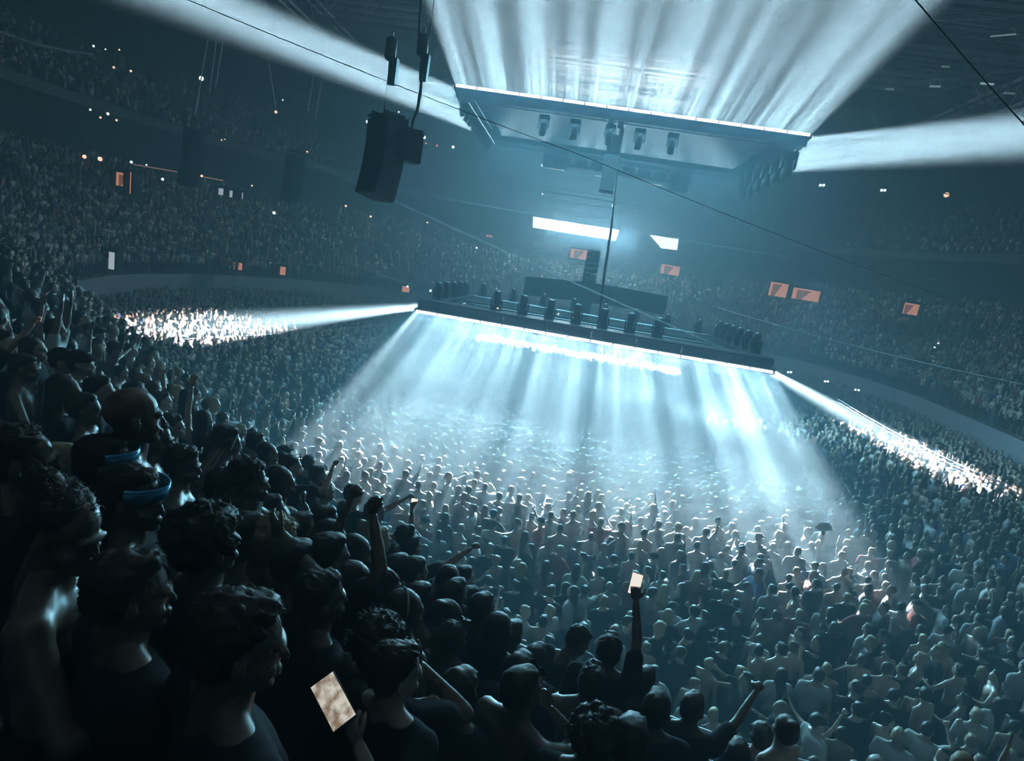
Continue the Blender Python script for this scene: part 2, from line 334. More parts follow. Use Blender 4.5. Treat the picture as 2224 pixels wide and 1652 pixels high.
# ------------------------------------------------------------------ the two light frames
def led_row(a, b, n, parent, out, off):
    a = Vector(a); b = Vector(b); d = (b-a)/n; L = d.length; x = d.normalized(); o = Vector(out)
    R = Matrix((x, o, x.cross(o))).transposed()
    me_b = MB().box((0, 0, 0), (L*.985, .22, .26), R); me1 = mesh('bar_body', me_b.V, me_b.F, M['black'])
    me_l = MB().box(o*.12, (L*.96, .03, off), R); me2 = mesh('bar_lens', me_l.V, me_l.F, M['led'])
    for k in range(n):
        bo = link('light_bar', me1, parent, a+d*(k+.5)); link('lens', me2, bo)
def light_frame(fr, label, up):
    r = empty('light_frame', ((fr['x0']+fr['x1'])/2, (fr['y0']+fr['y1'])/2, fr['z'])); base = Vector(r.location)
    tag(r, label, 'truss frame')
    h = empty('frame_truss'); h.parent = r; h.location = -base
    x0, x1, y0, y1, z = fr['x0'], fr['x1'], fr['y0'], fr['y1'], fr['z']
    zz = z+(-.45 if up else .02)
    def sub(nm, a, b, bays, hh=.45, wd=.45, rr=.035):
        t = empty(nm); t.parent = r; t.location = -base
        beam_truss(nm, a, b, hh, wd, rr, bays, M['alu'], parent=t); return t
    bpy.data.objects.remove(h)
    sub('near_truss', (x0, y0+.35, zz), (x1, y0+.35, zz), 30)
    sub('far_truss', (x0+.6, y1-.3, zz), (x1-.6, y1-.3, zz), 34, .5)
    sub('side_truss', (x0+.3, y0+.6, zz), (x0+.3, y1-.6, zz), 18)
    sub('side_truss', (x1-.3, y0+.6, zz), (x1-.3, y1-.6, zz), 18)
    # closed decking over the near and side trusses: dark trays carrying lamps and cables
    for nm, lo, hi in (('deck_panel', (x0, y0+.02, 0), (x1, y0+1.7, 0)), ('deck_panel', (x0, y0+1.7, 0), (x0+.9, y1, 0)), ('deck_panel', (x1-.9, y0+1.7, 0), (x1, y1, 0))):
        nx = max(1, round((hi[0]-lo[0])/2)); ny = max(1, round((hi[1]-lo[1])/2)); dx = (hi[0]-lo[0])/nx; dy = (hi[1]-lo[1])/ny
        me = MB().box((0, 0, 0), (dx*.985, dy*.985, .05)); me = mesh('deck_panel', me.V, me.F, M['black'])
        for i in range(nx):
            for j in range(ny): link('deck_panel', me, r, Vector((lo[0]+dx*(i+.5), lo[1]+dy*(j+.5), z+(.1 if up else .52)))-base)
    za, zb = (z-.46, z-.14) if up else (z+.14, z+.5); L_ = (x1-x0)/8
    fb = MB().box((0, 0, 0), (L_*.985, .04, zb-za)); fb = mesh('fascia_panel', fb.V, fb.F, M['black'])
    for k in range(8): link('fascia_panel', fb, r, Vector((x0+L_*(k+.5), y0+.03, (za+zb)/2))-base)
    g = empty('bar_row'); g.parent = r; g.location = -base
    led_row((x0, y0-.0, z), (x1, y0-.0, z), 16, g, (0, -1, 0), .13)
    g = empty('bar_row'); g.parent = r; g.location = -base
    led_row((x1, y1+.0, z), (x0, y1+.0, z), 16, g, (0, 1, 0), .06)
    g = empty('bar_row'); g.parent = r; g.location = -base
    led_row((x0, y1, z), (x0, y0, z), 10, g, (-1, 0, 0), .06)
    g = empty('bar_row'); g.parent = r; g.location = -base
    led_row((x1, y0, z), (x1, y1, z), 10, g, (1, 0, 0), .06)
    return r
light_frame(LOW, 'lower of the two large rectangular light frames, hanging low over the standing crowd', False)
light_frame(UPP, 'upper of the two large rectangular light frames, hanging high under the roof', True)

def moving_head():
    """base, yoke and lamp head, standing; height .75"""
    mb = MB().box((0, 0, .09), (.42, .34, .16)); base = mesh('base', mb.V, mb.F, M['black'])
    mb = MB(); mb.box((-.21, 0, .33), (.05, .14, .36)); mb.box((.21, 0, .33), (.05, .14, .36)); mb.box((0, 0, .19), (.46, .16, .05)); yoke = mesh('yoke', mb.V, mb.F, M['black'])
    mb = MB(); mb.tube([(0, 0, .22), (0, 0, .3), (0, 0, .62), (0, 0, .74), (0, 0, .8)], [.11, .155, .165, .15, .12], 12); head = mesh('lamp_head', mb.V, mb.F, M['black'], True)
    mb = MB(); mb.tube([(0, 0, .8), (0, 0, .82)], [.11, .09], 12); lens = mesh('front_glass', mb.V, mb.F, M['alu'])
    return base, yoke, head, lens
MH = moving_head()
HEADS = []
def put_head(p, label, group, flip=False, s=1.0, rz=0.0, led=None):
    r = empty('moving_light', p, rz); r.scale = (s, s, s)
    if flip: r.rotation_euler = (PI, 0, rz)
    tag(r, label, 'stage light', group)
    link('base', MH[0], r); link('yoke', MH[1], r); h = link('lamp_head', MH[2], r); link('front_glass', MH[3], h)
    HEADS.append(r)
    if led:
        b = MB().box((.1, -.18, .1), (.07, .04, .05)); b.build('status_light', M[led], r)
    return r
ords = ['leftmost', 'second from the left', 'third from the left', 'fourth, left of the speaker column', 'fifth, right of the fanned cable', 'sixth from the left', 'rightmost']
for i, (u, v) in enumerate([(1034, 690), (1105, 702), (1177, 714), (1248, 726), (1320, 739), (1392, 751), (1465, 763)]):
    p = at_z(u, v, LOW['z']+.55); put_head((p.x, LOW['y0']+1.2, LOW['z']+.55), 'moving light on the near edge of the lower frame, '+ords[i], 'moving lights upright on the near edge of the lower frame', s=1.12, led='lampo' if i == 0 else None)
for i, x in enumerate(np.linspace(-5.6, 7.6, 8)):
    put_head((x, LOW['y1']-.3, LOW['z']+.55), 'moving light on the far truss of the lower frame', 'moving lights on the far truss of the lower frame', s=1.0)
for i, y in enumerate(np.linspace(28.6, 36, 6)):
    put_head((LOW['x1']-.45, y, LOW['z']+.55), 'moving light along the right end of the lower frame', 'moving lights along the right end of the lower frame', s=1.15)
for i, y in enumerate(np.linspace(28.8, 36, 5)):
    put_head((LOW['x0']+.45, y, LOW['z']+.55), 'moving light on the left end of the lower frame', 'moving lights on the left end of the lower frame', s=1.0)
for i, y in enumerate(np.linspace(31.0, 38.8, 6)):
    put_head((UPP['x1']-.1, y, UPP['z']-.35), 'moving light hung under the right end of the upper frame', 'moving lights hanging along the right end of the upper frame', True, 1.5, led='lampr' if i in (1, 3) else None)
for i, y in enumerate(np.linspace(30.6, 39, 9)):
    put_head((UPP['x0']+.15, y, UPP['z']-.3), 'small moving light under the left end of the upper frame', 'moving lights under the left end of the upper frame', True, .8)
for i, (u, v) in enumerate([(1182, 236), (1252, 246), (1330, 262), (1395, 272), (1465, 286)]):
    p = at_z(u, v, UPP['z']-.4); put_head((p.x, UPP['y0']+1.1, UPP['z']-.45), 'moving light hung below the near truss of the upper frame, '+['leftmost', 'second from left', 'by the hoists', 'right of the hoists', 'rightmost'][i], 'moving lights hanging below the near truss of the upper frame', True, 1.15, led='lampr' if i == 2 else None)

byl = {}
for o_ in HEADS: byl.setdefault(o_['label'], []).append(o_)
for lb, os_ in byl.items():
    if len(os_) < 2: continue
    n = len(os_); far = 'far truss' in lb
    for i, o_ in enumerate(os_): o_['label'] = lb.replace('dark ', '')+', '+(['first', 'second', 'third', 'fourth', 'fifth', 'sixth', 'seventh', 'eighth', 'ninth'][i])+(' from left' if far else ' from the camera')
# ------------------------------------------------------------------ hanging loudspeakers
def line_array(name, label, top, n, w_, h_, d_, tilt0, tilt1, yaw, mtl='boxblack'):
    r = empty(name, top, yaw); tag(r, label, 'loudspeaker')
    mb = MB(); mb.box((0, 0, .06), (w_*.9, d_*1.1, .08)); mb.box((-w_*.3, 0, .14), (.06, d_, .12)); mb.box((w_*.3, 0, .14), (.06, d_, .12)); mb.build('rigging_frame', M['black'], r)
    p = Vector((0, 0, 0))
    for k in range(n):
        t = tilt0+(tilt1-tilt0)*k/max(1, n-1); R = Euler((t, 0, 0)).to_matrix(); c = p+R @ Vector((0, 0, -h_/2))
        mb = MB(); mb.box(c, (w_, d_, h_*.94), R, 1.0); cab = mb.build('cabinet', M[mtl], r)
        g = MB(); g.box(c+R @ Vector((0, d_/2+.012, 0)), (w_*.94, .02, h_*.82), R); g.build('grille', M['black'], cab)
        p = p+R @ Vector((0, 0, -h_))
    return r
def hoist(p, label, s=1.0, lean=0):
    r = empty('chain_hoist', p); r.rotation_euler = (0, lean, 0); tag(r, label, 'chain hoist')
    MB().tube([(0, 0, .35*s), (0, 0, .3*s), (0, 0, -.25*s), (0, 0, -.3*s)], [.1*s, .17*s, .17*s, .1*s], 10).build('motor_body', M['black'], r, True)
    MB().box((.14*s, 0, -.6*s), (.22*s, .2*s, .75*s), None, 1.15).build('chain_bag', M['black'], r)
    MB().tube([(0, 0, .35*s), (0, 0, .5*s)], .035*s, 6).build('hook', M['alu'], r)
    return r
def cable(name, pts, r, m, label, cat='cable', group=None, n=5):
    return tag(MB().tube(pts, r, n).build(name, M[m]), label, cat, group)
P0 = at_depth(843, 262, 18)
line_array('line_array', 'large black hanging line array left of the light frames', P0, 9, 1.02, .255, .75, .05, -.22, math.radians(-35))
P1 = at_depth(893, 296, 18.2)
line_array('side_speaker', 'small black speaker cluster hanging against the right side of the large line array', P1, 3, .62, .26, .6, 0, 0, math.radians(-60))
hoist(at_depth(849, 108, 18), 'chain hoist above the large line array, left of the pair')
hoist(at_depth(918, 100, 18.2), 'chain hoist above the side speaker, right of the pair')
cable('hanging_cable', sag(at_depth(849, 112, 18), at_depth(832, 258, 18), 0), .012, 'rubber', 'thin black chain from the left hoist down to the large line array')
cable('hanging_cable', [at_depth(925, 100, 18.1), at_depth(917, 160, 18.1), at_depth(913, 200, 18.1), at_depth(906, 240, 18.1), at_depth(897, 262, 18.1), at_depth(893, 292, 18.1)], [.02, .035, .05, .045, .05, .03], 'rubber', 'thick twisted black cable bundle dropping to the side speaker', n=7)
cable('hanging_cable', [at_depth(917, -30, 18.2), at_depth(911, 40, 18.2), at_depth(909, 88, 18.2)], .03, 'rubber', 'black cable rising out of the picture above the right chain hoist')
cable('hanging_cable', [at_depth(948, -30, 18.2), at_depth(930, 85, 18.2)], .014, 'rubber', 'thin black chain rising above the right chain hoist')
cable('hanging_cable', [at_depth(826, 244, 18.0), at_depth(850, 262, 18.0), at_depth(875, 266, 18.0), at_depth(893, 255, 18.0)], .012, 'rubber', 'black cable looping over the top of the large line array')
# arrays hung in the middle of the frames
line_array('line_array', 'tall dark line array hanging in the middle of the upper frame', at_depth(1337, 300, 34), 10, .8, .3, .6, .05, -.15, 0)
for k, (u, v) in enumerate([(1328, 262), (1348, 268)]): hoist(at_depth(u, v, 34), 'hoist over the middle line array inside the upper frame, '+['left', 'right'][k]+' one', 1.0)
line_array('line_array', 'tall slim line array hanging down to the lower frame behind its near edge', at_depth(1290, 548, 38), 15, .85, .33, .6, .05, -.12, 0)
line_array('side_fill', 'dark speaker block hanging at the left below the far truss of the upper frame', at_depth(1212, 322, 38), 4, 1.6, .3, .8, 0, 0, 0)
line_array('side_fill', 'dark speaker block hanging at the right below the far truss of the upper frame', at_depth(1482, 362, 38), 5, 1.2, .3, .8, 0, 0, 0)
t = beam_truss('speaker_truss', at_depth(1180, 350, 40), at_depth(1500, 402, 40), .7, .7, .05, 16, M['black']); tag(t, 'dark truss carrying the speaker blocks below the upper frame', 'truss')
for k in range(9):
    a = at_depth(1192+34*k, 355+5.5*k, 40); MB().box(a+Vector((0, 0, .25)), (.8, .8, .55)).build('speaker_box', M['boxblack'], t)
for k, (u, v) in enumerate([(430, 285), (652, 330)]):
    line_array('line_array', 'faint line array hanging far off in the dark haze at the left, '+['left', 'right'][k]+' one', at_depth(u-10, v, 44 if k == 0 else 48), 13, 1.5, .3, .8, .05, -.2, math.radians(-30))
# curved dark screen beyond the frame
V = []; F = []; nseg = 16
for k in range(nseg+1):
    tt = k/nseg; u = 1142+310*tt; v = 600+ (44*tt+6*math.sin(tt*PI)*-1); a = at_depth(u, v, 50-3*math.sin(tt*PI)); b = Vector((a.x, a.y, a.z-1.55))
    V += [a, b, a+Vector((0, .3, 0)), b+Vector((0, .3, 0))]
for k in range(nseg):
    i = 4*k; j = i+4; F += [(i, i+1, j+1, j), (i+2, j+2, j+3, i+3), (i, j, j+2, i+2), (i+1, i+3, j+3, j+1)]
F += [(0, 2, 3, 1), (4*nseg, 4*nseg+1, 4*nseg+3, 4*nseg+2)]
tag(link('hanging_banner', mesh('hanging_banner', V, F, M['boxblack'])), 'long dark curved banner hanging behind the lower frame', 'banner')

# ------------------------------------------------------------------ cables
cable('power_cable', [at_depth(1352, 290, 31), at_depth(1338, 400, 30), at_depth(1327, 500, 29.5), at_depth(1312, 600, 29), at_depth(1298, 715, 28.5), Vector((at_depth(1297, 728, 28.6)))], [.03, .03, .055, .06, .05, .03], 'rubber', 'black power cable hanging from the upper frame down to the lower frame', n=6)
for k, (u, v) in enumerate([(1285, 736), (1293, 738), (1305, 740), (1318, 742)]):
    cable('power_cable', [at_depth(1298, 712, 28.5), at_depth((1298+u)/2-2, 728, 28.5), at_depth(u, v, 28.3)], .016, 'rubber', 'thin tail of the power cable fanning out on the lower frame', group='cable tails fanning out on the lower frame')
cable('span_wire', sag(at_depth(380, -12, 9), at_depth(1260, 336, 14), .05)+sag(at_depth(1260, 336, 14), at_depth(2120, 668, 24), .1)[1:], .007, 'rubber', 'thin black wire crossing the whole view from top left to lower right')
cable('span_wire', sag(at_depth(1960, -34, 8), at_depth(2260, 310, 9), .02), .010, 'rubber', 'thick black wire slanting across the top right corner')
LW = [((-20, 14), 24, (1655, 792), 27, .008, 'pale wire from the upper left edge to the right corner of the lower frame'),
      ((-20, 20), 24.2, (1640, 786), 27, .006, 'second pale wire beside the one reaching the right corner of the lower frame'),
      ((262, 262), 50, (2260, 578), 44, .022, 'long bright wire sloping across behind the hanging banner and arrays'),
      ((440, 288), 50, (2260, 560), 46, .016, 'thin wire just above the long bright sloping wire'),
      ((880, 384), 48, (2260, 575), 44, .012, 'faint wire just under the long bright sloping wire'),
      ((290, 381), 32, (905, 622), 27, .010, 'faint wire sloping down to the left corner of the lower frame'),
      ((800, 400), 40, (2260, 640), 40, .010, 'faint wire crossing behind the lit panels'),
      ((1700, 355), 60, (2260, 450), 60, .03, 'pale wire below the beam at the far right'),
      ((1866, 186), 46, (2260, 137), 42, .03, 'upper wire of the close pair at the top right'),
      ((1866, 191), 46, (2260, 143), 42, .03, 'lower wire of the close pair at the top right'),
      ((1990, 40), 40, (2260, 26), 36, .022, 'faint wire high in the top right corner'),
      ((1560, 668), 40, (2260, 842), 34, .014, 'pale wire passing over the right-hand stand'),
      ((1820, 866), 30, (2260, 1082), 24, .012, 'pale wire over the lit strip of crowd at the right'),
      ((1820, 872), 30, (2260, 1092), 24, .009, 'second pale wire over the lit strip of crowd at the right'),
      ((880, 700), 33, (40, 745), 28, .006, 'very faint wire over the lit strip at the left'),
      ((0, 70), 40, (200, 118), 42, .08, 'pale pipe at the upper left edge')]
for a, da, b, db, r, lb in LW:
    cable('span_wire', sag(at_depth(*a, da), at_depth(*b, db), .25), r*1.5, 'steel', lb, 'wire')
VW = [((466, -10), (424, 250), 'left'), ((482, -10), (455, 200), 'second'), ((500, -10), (468, 190), 'third'), ((508, 34), (541, 124), 'leaning'), ((688, 130), (668, 240), 'fifth'), ((706, 134), (684, 262), 'sixth'),
      ((560, -10), (600, 240), 'seventh'), ((1988, 305), (1978, 350), 'r'), ((2000, 307), (1992, 350), 'r'), ((1950, 320), (1944, 355), 'r')]
vl = ['thin steel drop wire at the left end of the group crossing the upper left beam', 'second drop wire from the left across the upper left beam', 'third drop wire from the left across the upper left beam', 'slanting wire leaning the other way in the upper left beam', 'left wire of the pair crossing the middle of the upper left beam', 'right wire of the pair crossing the middle of the upper left beam', 'long faint wire descending right of the slanting one', 'left wire of the close pair in the upper right beam', 'right wire of the close pair in the upper right beam', 'lone faint wire left of the pair in the upper right beam']
for k, (a, b, s) in enumerate(VW):
    cable('drop_wire', [at_depth(*a, 40), at_depth(*b, 40)], .035 if k < 7 else .03, 'steel', vl[k], 'wire')

# ------------------------------------------------------------------ lit panels, doorways and small lamps round the far stands
def quad_panel(name, pts, d, th, m, label, cat):
    A = [at_depth(u, v, d) for u, v in pts]; n = (A[1]-A[0]).cross(A[2]-A[0]).normalized()*th; V = A+[p+n for p in A]
    k = len(A); F = [tuple(range(k)), tuple(range(2*k-1, k-1, -1))]+[(i, i+k, (i+1) % k+k, (i+1) % k) for i in range(k)]
    return tag(link(name, mesh(name, V, F, M[m])), label, cat)
quad_panel('lit_panel', [(1158, 470), (1345, 499), (1338, 522), (1157, 493)], 84, .3, 'panel', 'long glowing white display panel on the far stand', 'screen')
quad_panel('lit_panel', [(1413, 510), (1474, 518), (1471, 542), (1437, 538)], 84, .3, 'panel', 'short glowing white display panel right of the long one, its left end slanted', 'screen')
for u, v, e in ((1285, 508, 800),):
    p = at_depth(u, v, 82.5); wash('panel_glow', p, (0, -1, 0), e*11, 12, 2.0, 180, (.6, .88, 1))
def doorway(u, v, d, w_, h_, label, m='warm', side=.35, yaw=0.0, rail=True):
    p = at_depth(u, v, d); r = empty('lit_doorway', p, yaw); tag(r, label, 'doorway')
    MB().box((0, .5, 0), (w_, .06, h_)).build('glow_back_wall', M[m], r)  # glows by itself, no lamp inside the doorway
    MB().box((-w_/2-.08, .25, 0), (.16, .6, h_+.3)).build('jamb', M['darkwall'], r); MB().box((w_/2+.08, .25, 0), (.16, .6, h_+.3)).build('jamb', M['darkwall'], r)
    MB().box((0, .25, h_/2+.1), (w_+.3, .6, .2)).build('lintel', M['darkwall'], r)
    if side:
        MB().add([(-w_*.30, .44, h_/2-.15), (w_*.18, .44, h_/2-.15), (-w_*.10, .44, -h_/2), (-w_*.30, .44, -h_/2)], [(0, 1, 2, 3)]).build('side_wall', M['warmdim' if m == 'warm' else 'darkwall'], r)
    return r
DW = [(1260, 552, 78, 2.6, 1.2, 'orange doorway under the long white panel'), (1456, 586, 78, 2.5, 1.2, 'orange doorway under the short white panel'),
      (1692, 629, 66, 2.1, 1.5, 'orange doorway right of the frames, left of a wider one'), (1752, 640, 66, 3.1, 1.2, 'wide dim orange opening at the upper right stand'),
      (1981, 671, 60, 1.7, 1.1, 'lone orange doorway at the far right'), (258, 388, 46, 1.2, 1.0, 'dim orange doorway high in the left stand'), (279, 396, 45, .5, 1.6, 'narrow bright orange doorway high in the left stand'),
      (510, 577, 56, 1.5, .7, 'orange doorway low in the left far stand'), (1062, 512, 80, .9, .25, 'small faint orange opening left of the white panel')]
for u, v, d, a, b, lb in DW: doorway(u, v, d, a, b, lb)
for u, v, d, a, b, lb in [(477, 415, 56, .8, .6, 'pale lit window, leftmost of three in the left stand'), (499, 420, 56, .6, .6, 'pale lit window, middle of three in the left stand'), (524, 424, 56, .4, .6, 'pale lit window, rightmost of three in the left stand'),
                          (237, 566, 40, .85, 1.2, 'pale grey lit doorway in the left stand with a small sign'), (612, 588, 56, .8, .8, 'pale peach doorway low in the left stand, left part'), (880, 628, 60, .9, .6, 'pale doorway at the left end of the lower frame')]:
    doorway(u, v, d, a, b, lb, 'pale' if u < 600 else 'warm', 0)
lamp_me = {}
for k, m_ in (('w', 'lampw'), ('o', 'lampo'), ('r', 'lampr')):
    b = MB().tube([(0, -.1, 0), (0, -.04, 0), (0, .04, 0)], [.05, .11, .12], 8); lamp_me[k] = mesh('lamp_glass', b.V, b.F, M[m_], True)
hb = MB().box((0, .1, 0), (.26, .12, .26)); lamp_hs = mesh('housing', hb.V, hb.F, M['black'])
LM = [(203, 100, 'w', .8), (229, 107, 'w', .5), (259, 108, 'o', .6), (247, 146, 'o', .9), (284, 154, 'o', .8), (196, 238, 'w', .8), (218, 255, 'o', .8), (234, 247, 'w', 1), (253, 261, 'o', .8),
      (437, 170, 'w', 1.6), (599, 243, 'o', 1), (614, 217, 'w', .5), (183, 340, 'o', 1.4), (217, 345, 'o', 1.6), (285, 352, 'w', 1), (318, 358, 'w', .6), (353, 389, 'w', 1.0), (438, 382, 'o', .9), (481, 304, 'o', .5), (488, 302, 'o', .5),
      (652, 328, 'o', .8), (667, 330, 'o', .8), (547, 403, 'o', .6), (595, 462, 'w', 1.1), (751, 447, 'o', .8), (798, 264, 'w', 1.2), (866, 243, 'w', .6), (921, 298, 'w', 1.2), (925, 311, 'r', .7), (949, 316, 'r', .7), (984, 319, 'w', 1),
      (217, 550, 'w', 1.2), (242, 546, 'w', 1.3), (328, 541, 'w', .9), (340, 545, 'w', .9), (805, 470, 'o', .8), (928, 483, 'o', .6), (1035, 538, 'w', .7), (1178, 358, 'w', .8), (1332, 446, 'w', 1.0), (1178, 421, 'w', .5),
      (1384, 446, 'w', .3), (1381, 459, 'w', .35), (1662, 392, 'w', .9), (1668, 392, 'w', .9), (1782, 402, 'w', 1), (1789, 402, 'w', 1), (1915, 413, 'w', 1), (1922, 413, 'w', 1), (2056, 423, 'o', 1.8), (2209, 431, 'w', 1), (2216, 431, 'w', 1),
      (1712, 808, 'w', .8), (1718, 808, 'w', .8), (1792, 828, 'w', .8), (1798, 828, 'w', .8), (1858, 846, 'w', .8), (1865, 847, 'w', .8), (885, 622, 'w', .8), (935, 631, 'w', .9), (2038, 745, 'w', .6), (2030, 754, 'w', .6), (1212, 682, 'w', .8)]
LL = {}
for i, (u, v, c, s) in enumerate(LM):
    d = 52 if u < 700 else (70 if v < 560 else 48)
    if v < 200 and u < 700: d = 44
    s2 = s*1.35*d/70
    r = empty('wall_lamp', at_depth(u, v, d)); r.scale = (s2, s2, s2)
    where = ('in the dark upper left of the hall' if u < 400 and v < 450 else 'among the left stands' if u < 700 else 'behind the hanging line array' if u < 1000 else 'at the right side of the hall' if u > 1600 else 'behind the light frames')
    nm = {'w': 'tiny white', 'o': 'tiny amber', 'r': 'tiny red'}[c]
    tag(r, f'{nm} lamp point glowing {where}', 'lamp', f'{nm} lamps {where}')
    LL.setdefault(r['label'], []).append((u, r))
    link('housing', lamp_hs, r); link('lamp_glass', lamp_me[c], r)
for lb, q in LL.items():
    q.sort(key=lambda t: t[0])
    W_ = ['first', 'second', 'third', 'fourth', 'fifth', 'sixth', 'seventh', 'eighth', 'ninth', 'tenth', 'eleventh', 'twelfth', 'thirteenth', 'fourteenth', 'fifteenth', 'sixteenth', 'seventeenth']
    if len(q) > 1:
        for i, (_, o_) in enumerate(q): o_['label'] = lb.replace(' point', '')+', '+W_[i]+' from left'
for k, (a, b, d) in enumerate([((1575-400, 361), (1225, 370), 60), ((1293, 381), (1331, 386), 60), ((1410, 399), (1437, 403), 60), ((290, 357), (384, 373), 56), ((438, 383), (484, 392), 56), ((2152, 79), (2206, 74), 40), ((2130, 181), (2158, 183), 44), ((2020, 187), (2042, 188), 44), ((1924, 193), (1941, 194), 44), ((2181, 202), (2204, 203), 44), ((2046, 144), (2062, 145), 44)]):
    lbs = ['left of three thin light strips under the upper frame', 'middle of three thin light strips under the upper frame', 'right of three thin light strips under the upper frame', 'thin reddish light strip above the left stand', 'second thin reddish light strip above the left stand', 'thin pale roof light at the top right corner', 'brightest short roof light at the top right', 'short roof light left of the brightest one', 'faint short roof light nearest the upper beam', 'faint short roof light at the right edge', 'faint short roof light above the others']
    m_ = mat('strip_light', (.8, .8, .8), .5, .3, emit=(1, .6, .5) if k in (3, 4) else (.7, .95, 1), es=[.7, .5, .5, .3, .3, .25, .45, .25, .12, .12, .12][k])
    o = MB().tube([at_depth(*a, d), at_depth(*b, d)], .05 if k < 6 else .07, 6).build('strip_light', m_); tag(o, lbs[k], 'light')

# ------------------------------------------------------------------ people
def _ring(c, a, b, ra, rb, n): return [c+a*(math.cos(2*PI*k/n)*ra)+b*(math.sin(2*PI*k/n)*rb) for k in range(n)]
def cap_(mb, p0, p1, r0, r1, n=12, flat=1.0, side=None):
    """tapered capsule; 'flat' squashes it along one cross direction"""
    p0 = Vector(p0); p1 = Vector(p1); t = p1-p0; L = t.length or 1e-6; t.normalize()
    s = Vector(side) if side is not None else Vector((0, 1, 0)) if abs(t.y) < .8 else Vector((1, 0, 0))
    b = (s-t*s.dot(t)).normalized(); a = b.cross(t)
    V = []; rows = []
    for f in (-1, -.8, -.45, 0): rows.append((p0+t*r0*f, r0*math.sqrt(max(0, 1-f*f))))
    for f in (0, .45, .8, 1): rows.append((p1+t*r1*f, r1*math.sqrt(max(0, 1-f*f))))
    rows = [(c, max(r, .0006)) for c, r in rows]
    for c, r in rows: V += _ring(c, a, b, r, r*flat, n)
    F = []
    for i in range(len(rows)-1):
        for k in range(n): F.append((i*n+k, i*n+(k+1) % n, (i+1)*n+(k+1) % n, (i+1)*n+k))
    F.append(tuple(range(n))[::-1]); F.append(tuple((len(rows)-1)*n+k for k in range(n)))
    mb.add(V, F)
def ell_(mb, c, r, R=None, n=14, m=9):
    c = Vector(c); V = []; F = []
    for i in range(m+1):
        th = PI*i/m; rr = max(math.sin(th), .003)
        for k in range(n):
            p = Vector((r[0]*rr*math.cos(2*PI*k/n), r[1]*rr*math.sin(2*PI*k/n), r[2]*math.cos(th)))
            V.append(c+((R @ p) if R is not None else p))
    for i in range(m):
        for k in range(n): F.append((i*n+k, (i+1)*n+k, (i+1)*n+(k+1) % n, i*n+(k+1) % n))
    F.append(tuple(range(n))); F.append(tuple(m*n+k for k in range(n))[::-1])
    mb.add(V, F)
WS = bpy.data.scenes.new('workbench')          # an empty bench scene, so that one remesh does not re-evaluate the whole hall
def remesh(mb, vox, smooth=3, name='body', fac=.5):
    me = mesh('tmp', mb.V, mb.F, None); o = bpy.data.objects.new('tmp', me); WS.collection.objects.link(o)
    r = o.modifiers.new('r', 'REMESH'); r.mode = 'VOXEL'; r.voxel_size = vox; r.use_smooth_shade = True
    if smooth:
        s = o.modifiers.new('s', 'SMOOTH'); s.iterations = smooth; s.factor = fac
    vl = WS.view_layers[0]; vl.update(); dg = vl.depsgraph; e = o.evaluated_get(dg)
    m2 = bpy.data.meshes.new_from_object(e, preserve_all_data_layers=False, depsgraph=dg); m2.name = name
    bpy.data.objects.remove(o); bpy.data.meshes.remove(me)
    m2.polygons.foreach_set('use_smooth', [True]*len(m2.polygons)); return m2
def join(name, meshes, mats):
    V = []; F = []; mi = []; n = 0
    for me, k in meshes:
        co = np.empty(len(me.vertices)*3); me.vertices.foreach_get('co', co); V.append(co.reshape(-1, 3))
        F += [tuple(i+n for i in p.vertices) for p in me.polygons]; mi += [k]*len(me.polygons); n += len(me.vertices)
    out = bpy.data.meshes.new(name); out.from_pydata(np.concatenate(V).tolist(), [], F)
    out.polygons.foreach_set('use_smooth', [True]*len(F)); out.polygons.foreach_set('material_index', mi)
    for m in mats: out.materials.append(m)
    out.update(); return out

def ik(S, T, l1, l2, pole):
    S = Vector(S); T = Vector(T); d = T-S; L = min(d.length, (l1+l2)*.995); d.normalize()
    a = (l1*l1-l2*l2+L*L)/(2*L); h = math.sqrt(max(0, l1*l1-a*a)); p = Vector(pole); p = (p-d*p.dot(d)).normalized()
    return S+d*a+p*h, S+d*L
ARM = dict(   # wrist targets relative to the person (right arm; x mirrored for the left), and hand kind
    down=((.27, .06, .86), (.3, -.6, -.2), 'rest'), front=((.18, .34, 1.18), (.8, -.2, -.6), 'rest'), up=((.30, .16, 1.97), (1, .2, 0), 'fist'),
    high=((.20, .10, 2.02), (1, .3, 0), 'open'), point=((.42, .52, 1.72), (.8, -.1, -.8), 'point'), phone=((.10, .40, 1.62), (.9, 0, -.7), 'hold'),
    phonehigh=((.14, .30, 1.90), (.9, 0, -.3), 'hold'), mouth=((.07, .17, 1.50), (.9, .3, -.7), 'fist'), head=((.13, -.02, 1.74), (1, .2, .1), 'rest'),
    wide=((.68, .22, 1.55), (.2, -.6, -1), 'open'), clap=((.04, .38, 1.42), (1, 0, -.8), 'open'), drink=((.20, .30, 1.40), (.9, 0, -.8), 'fist'))
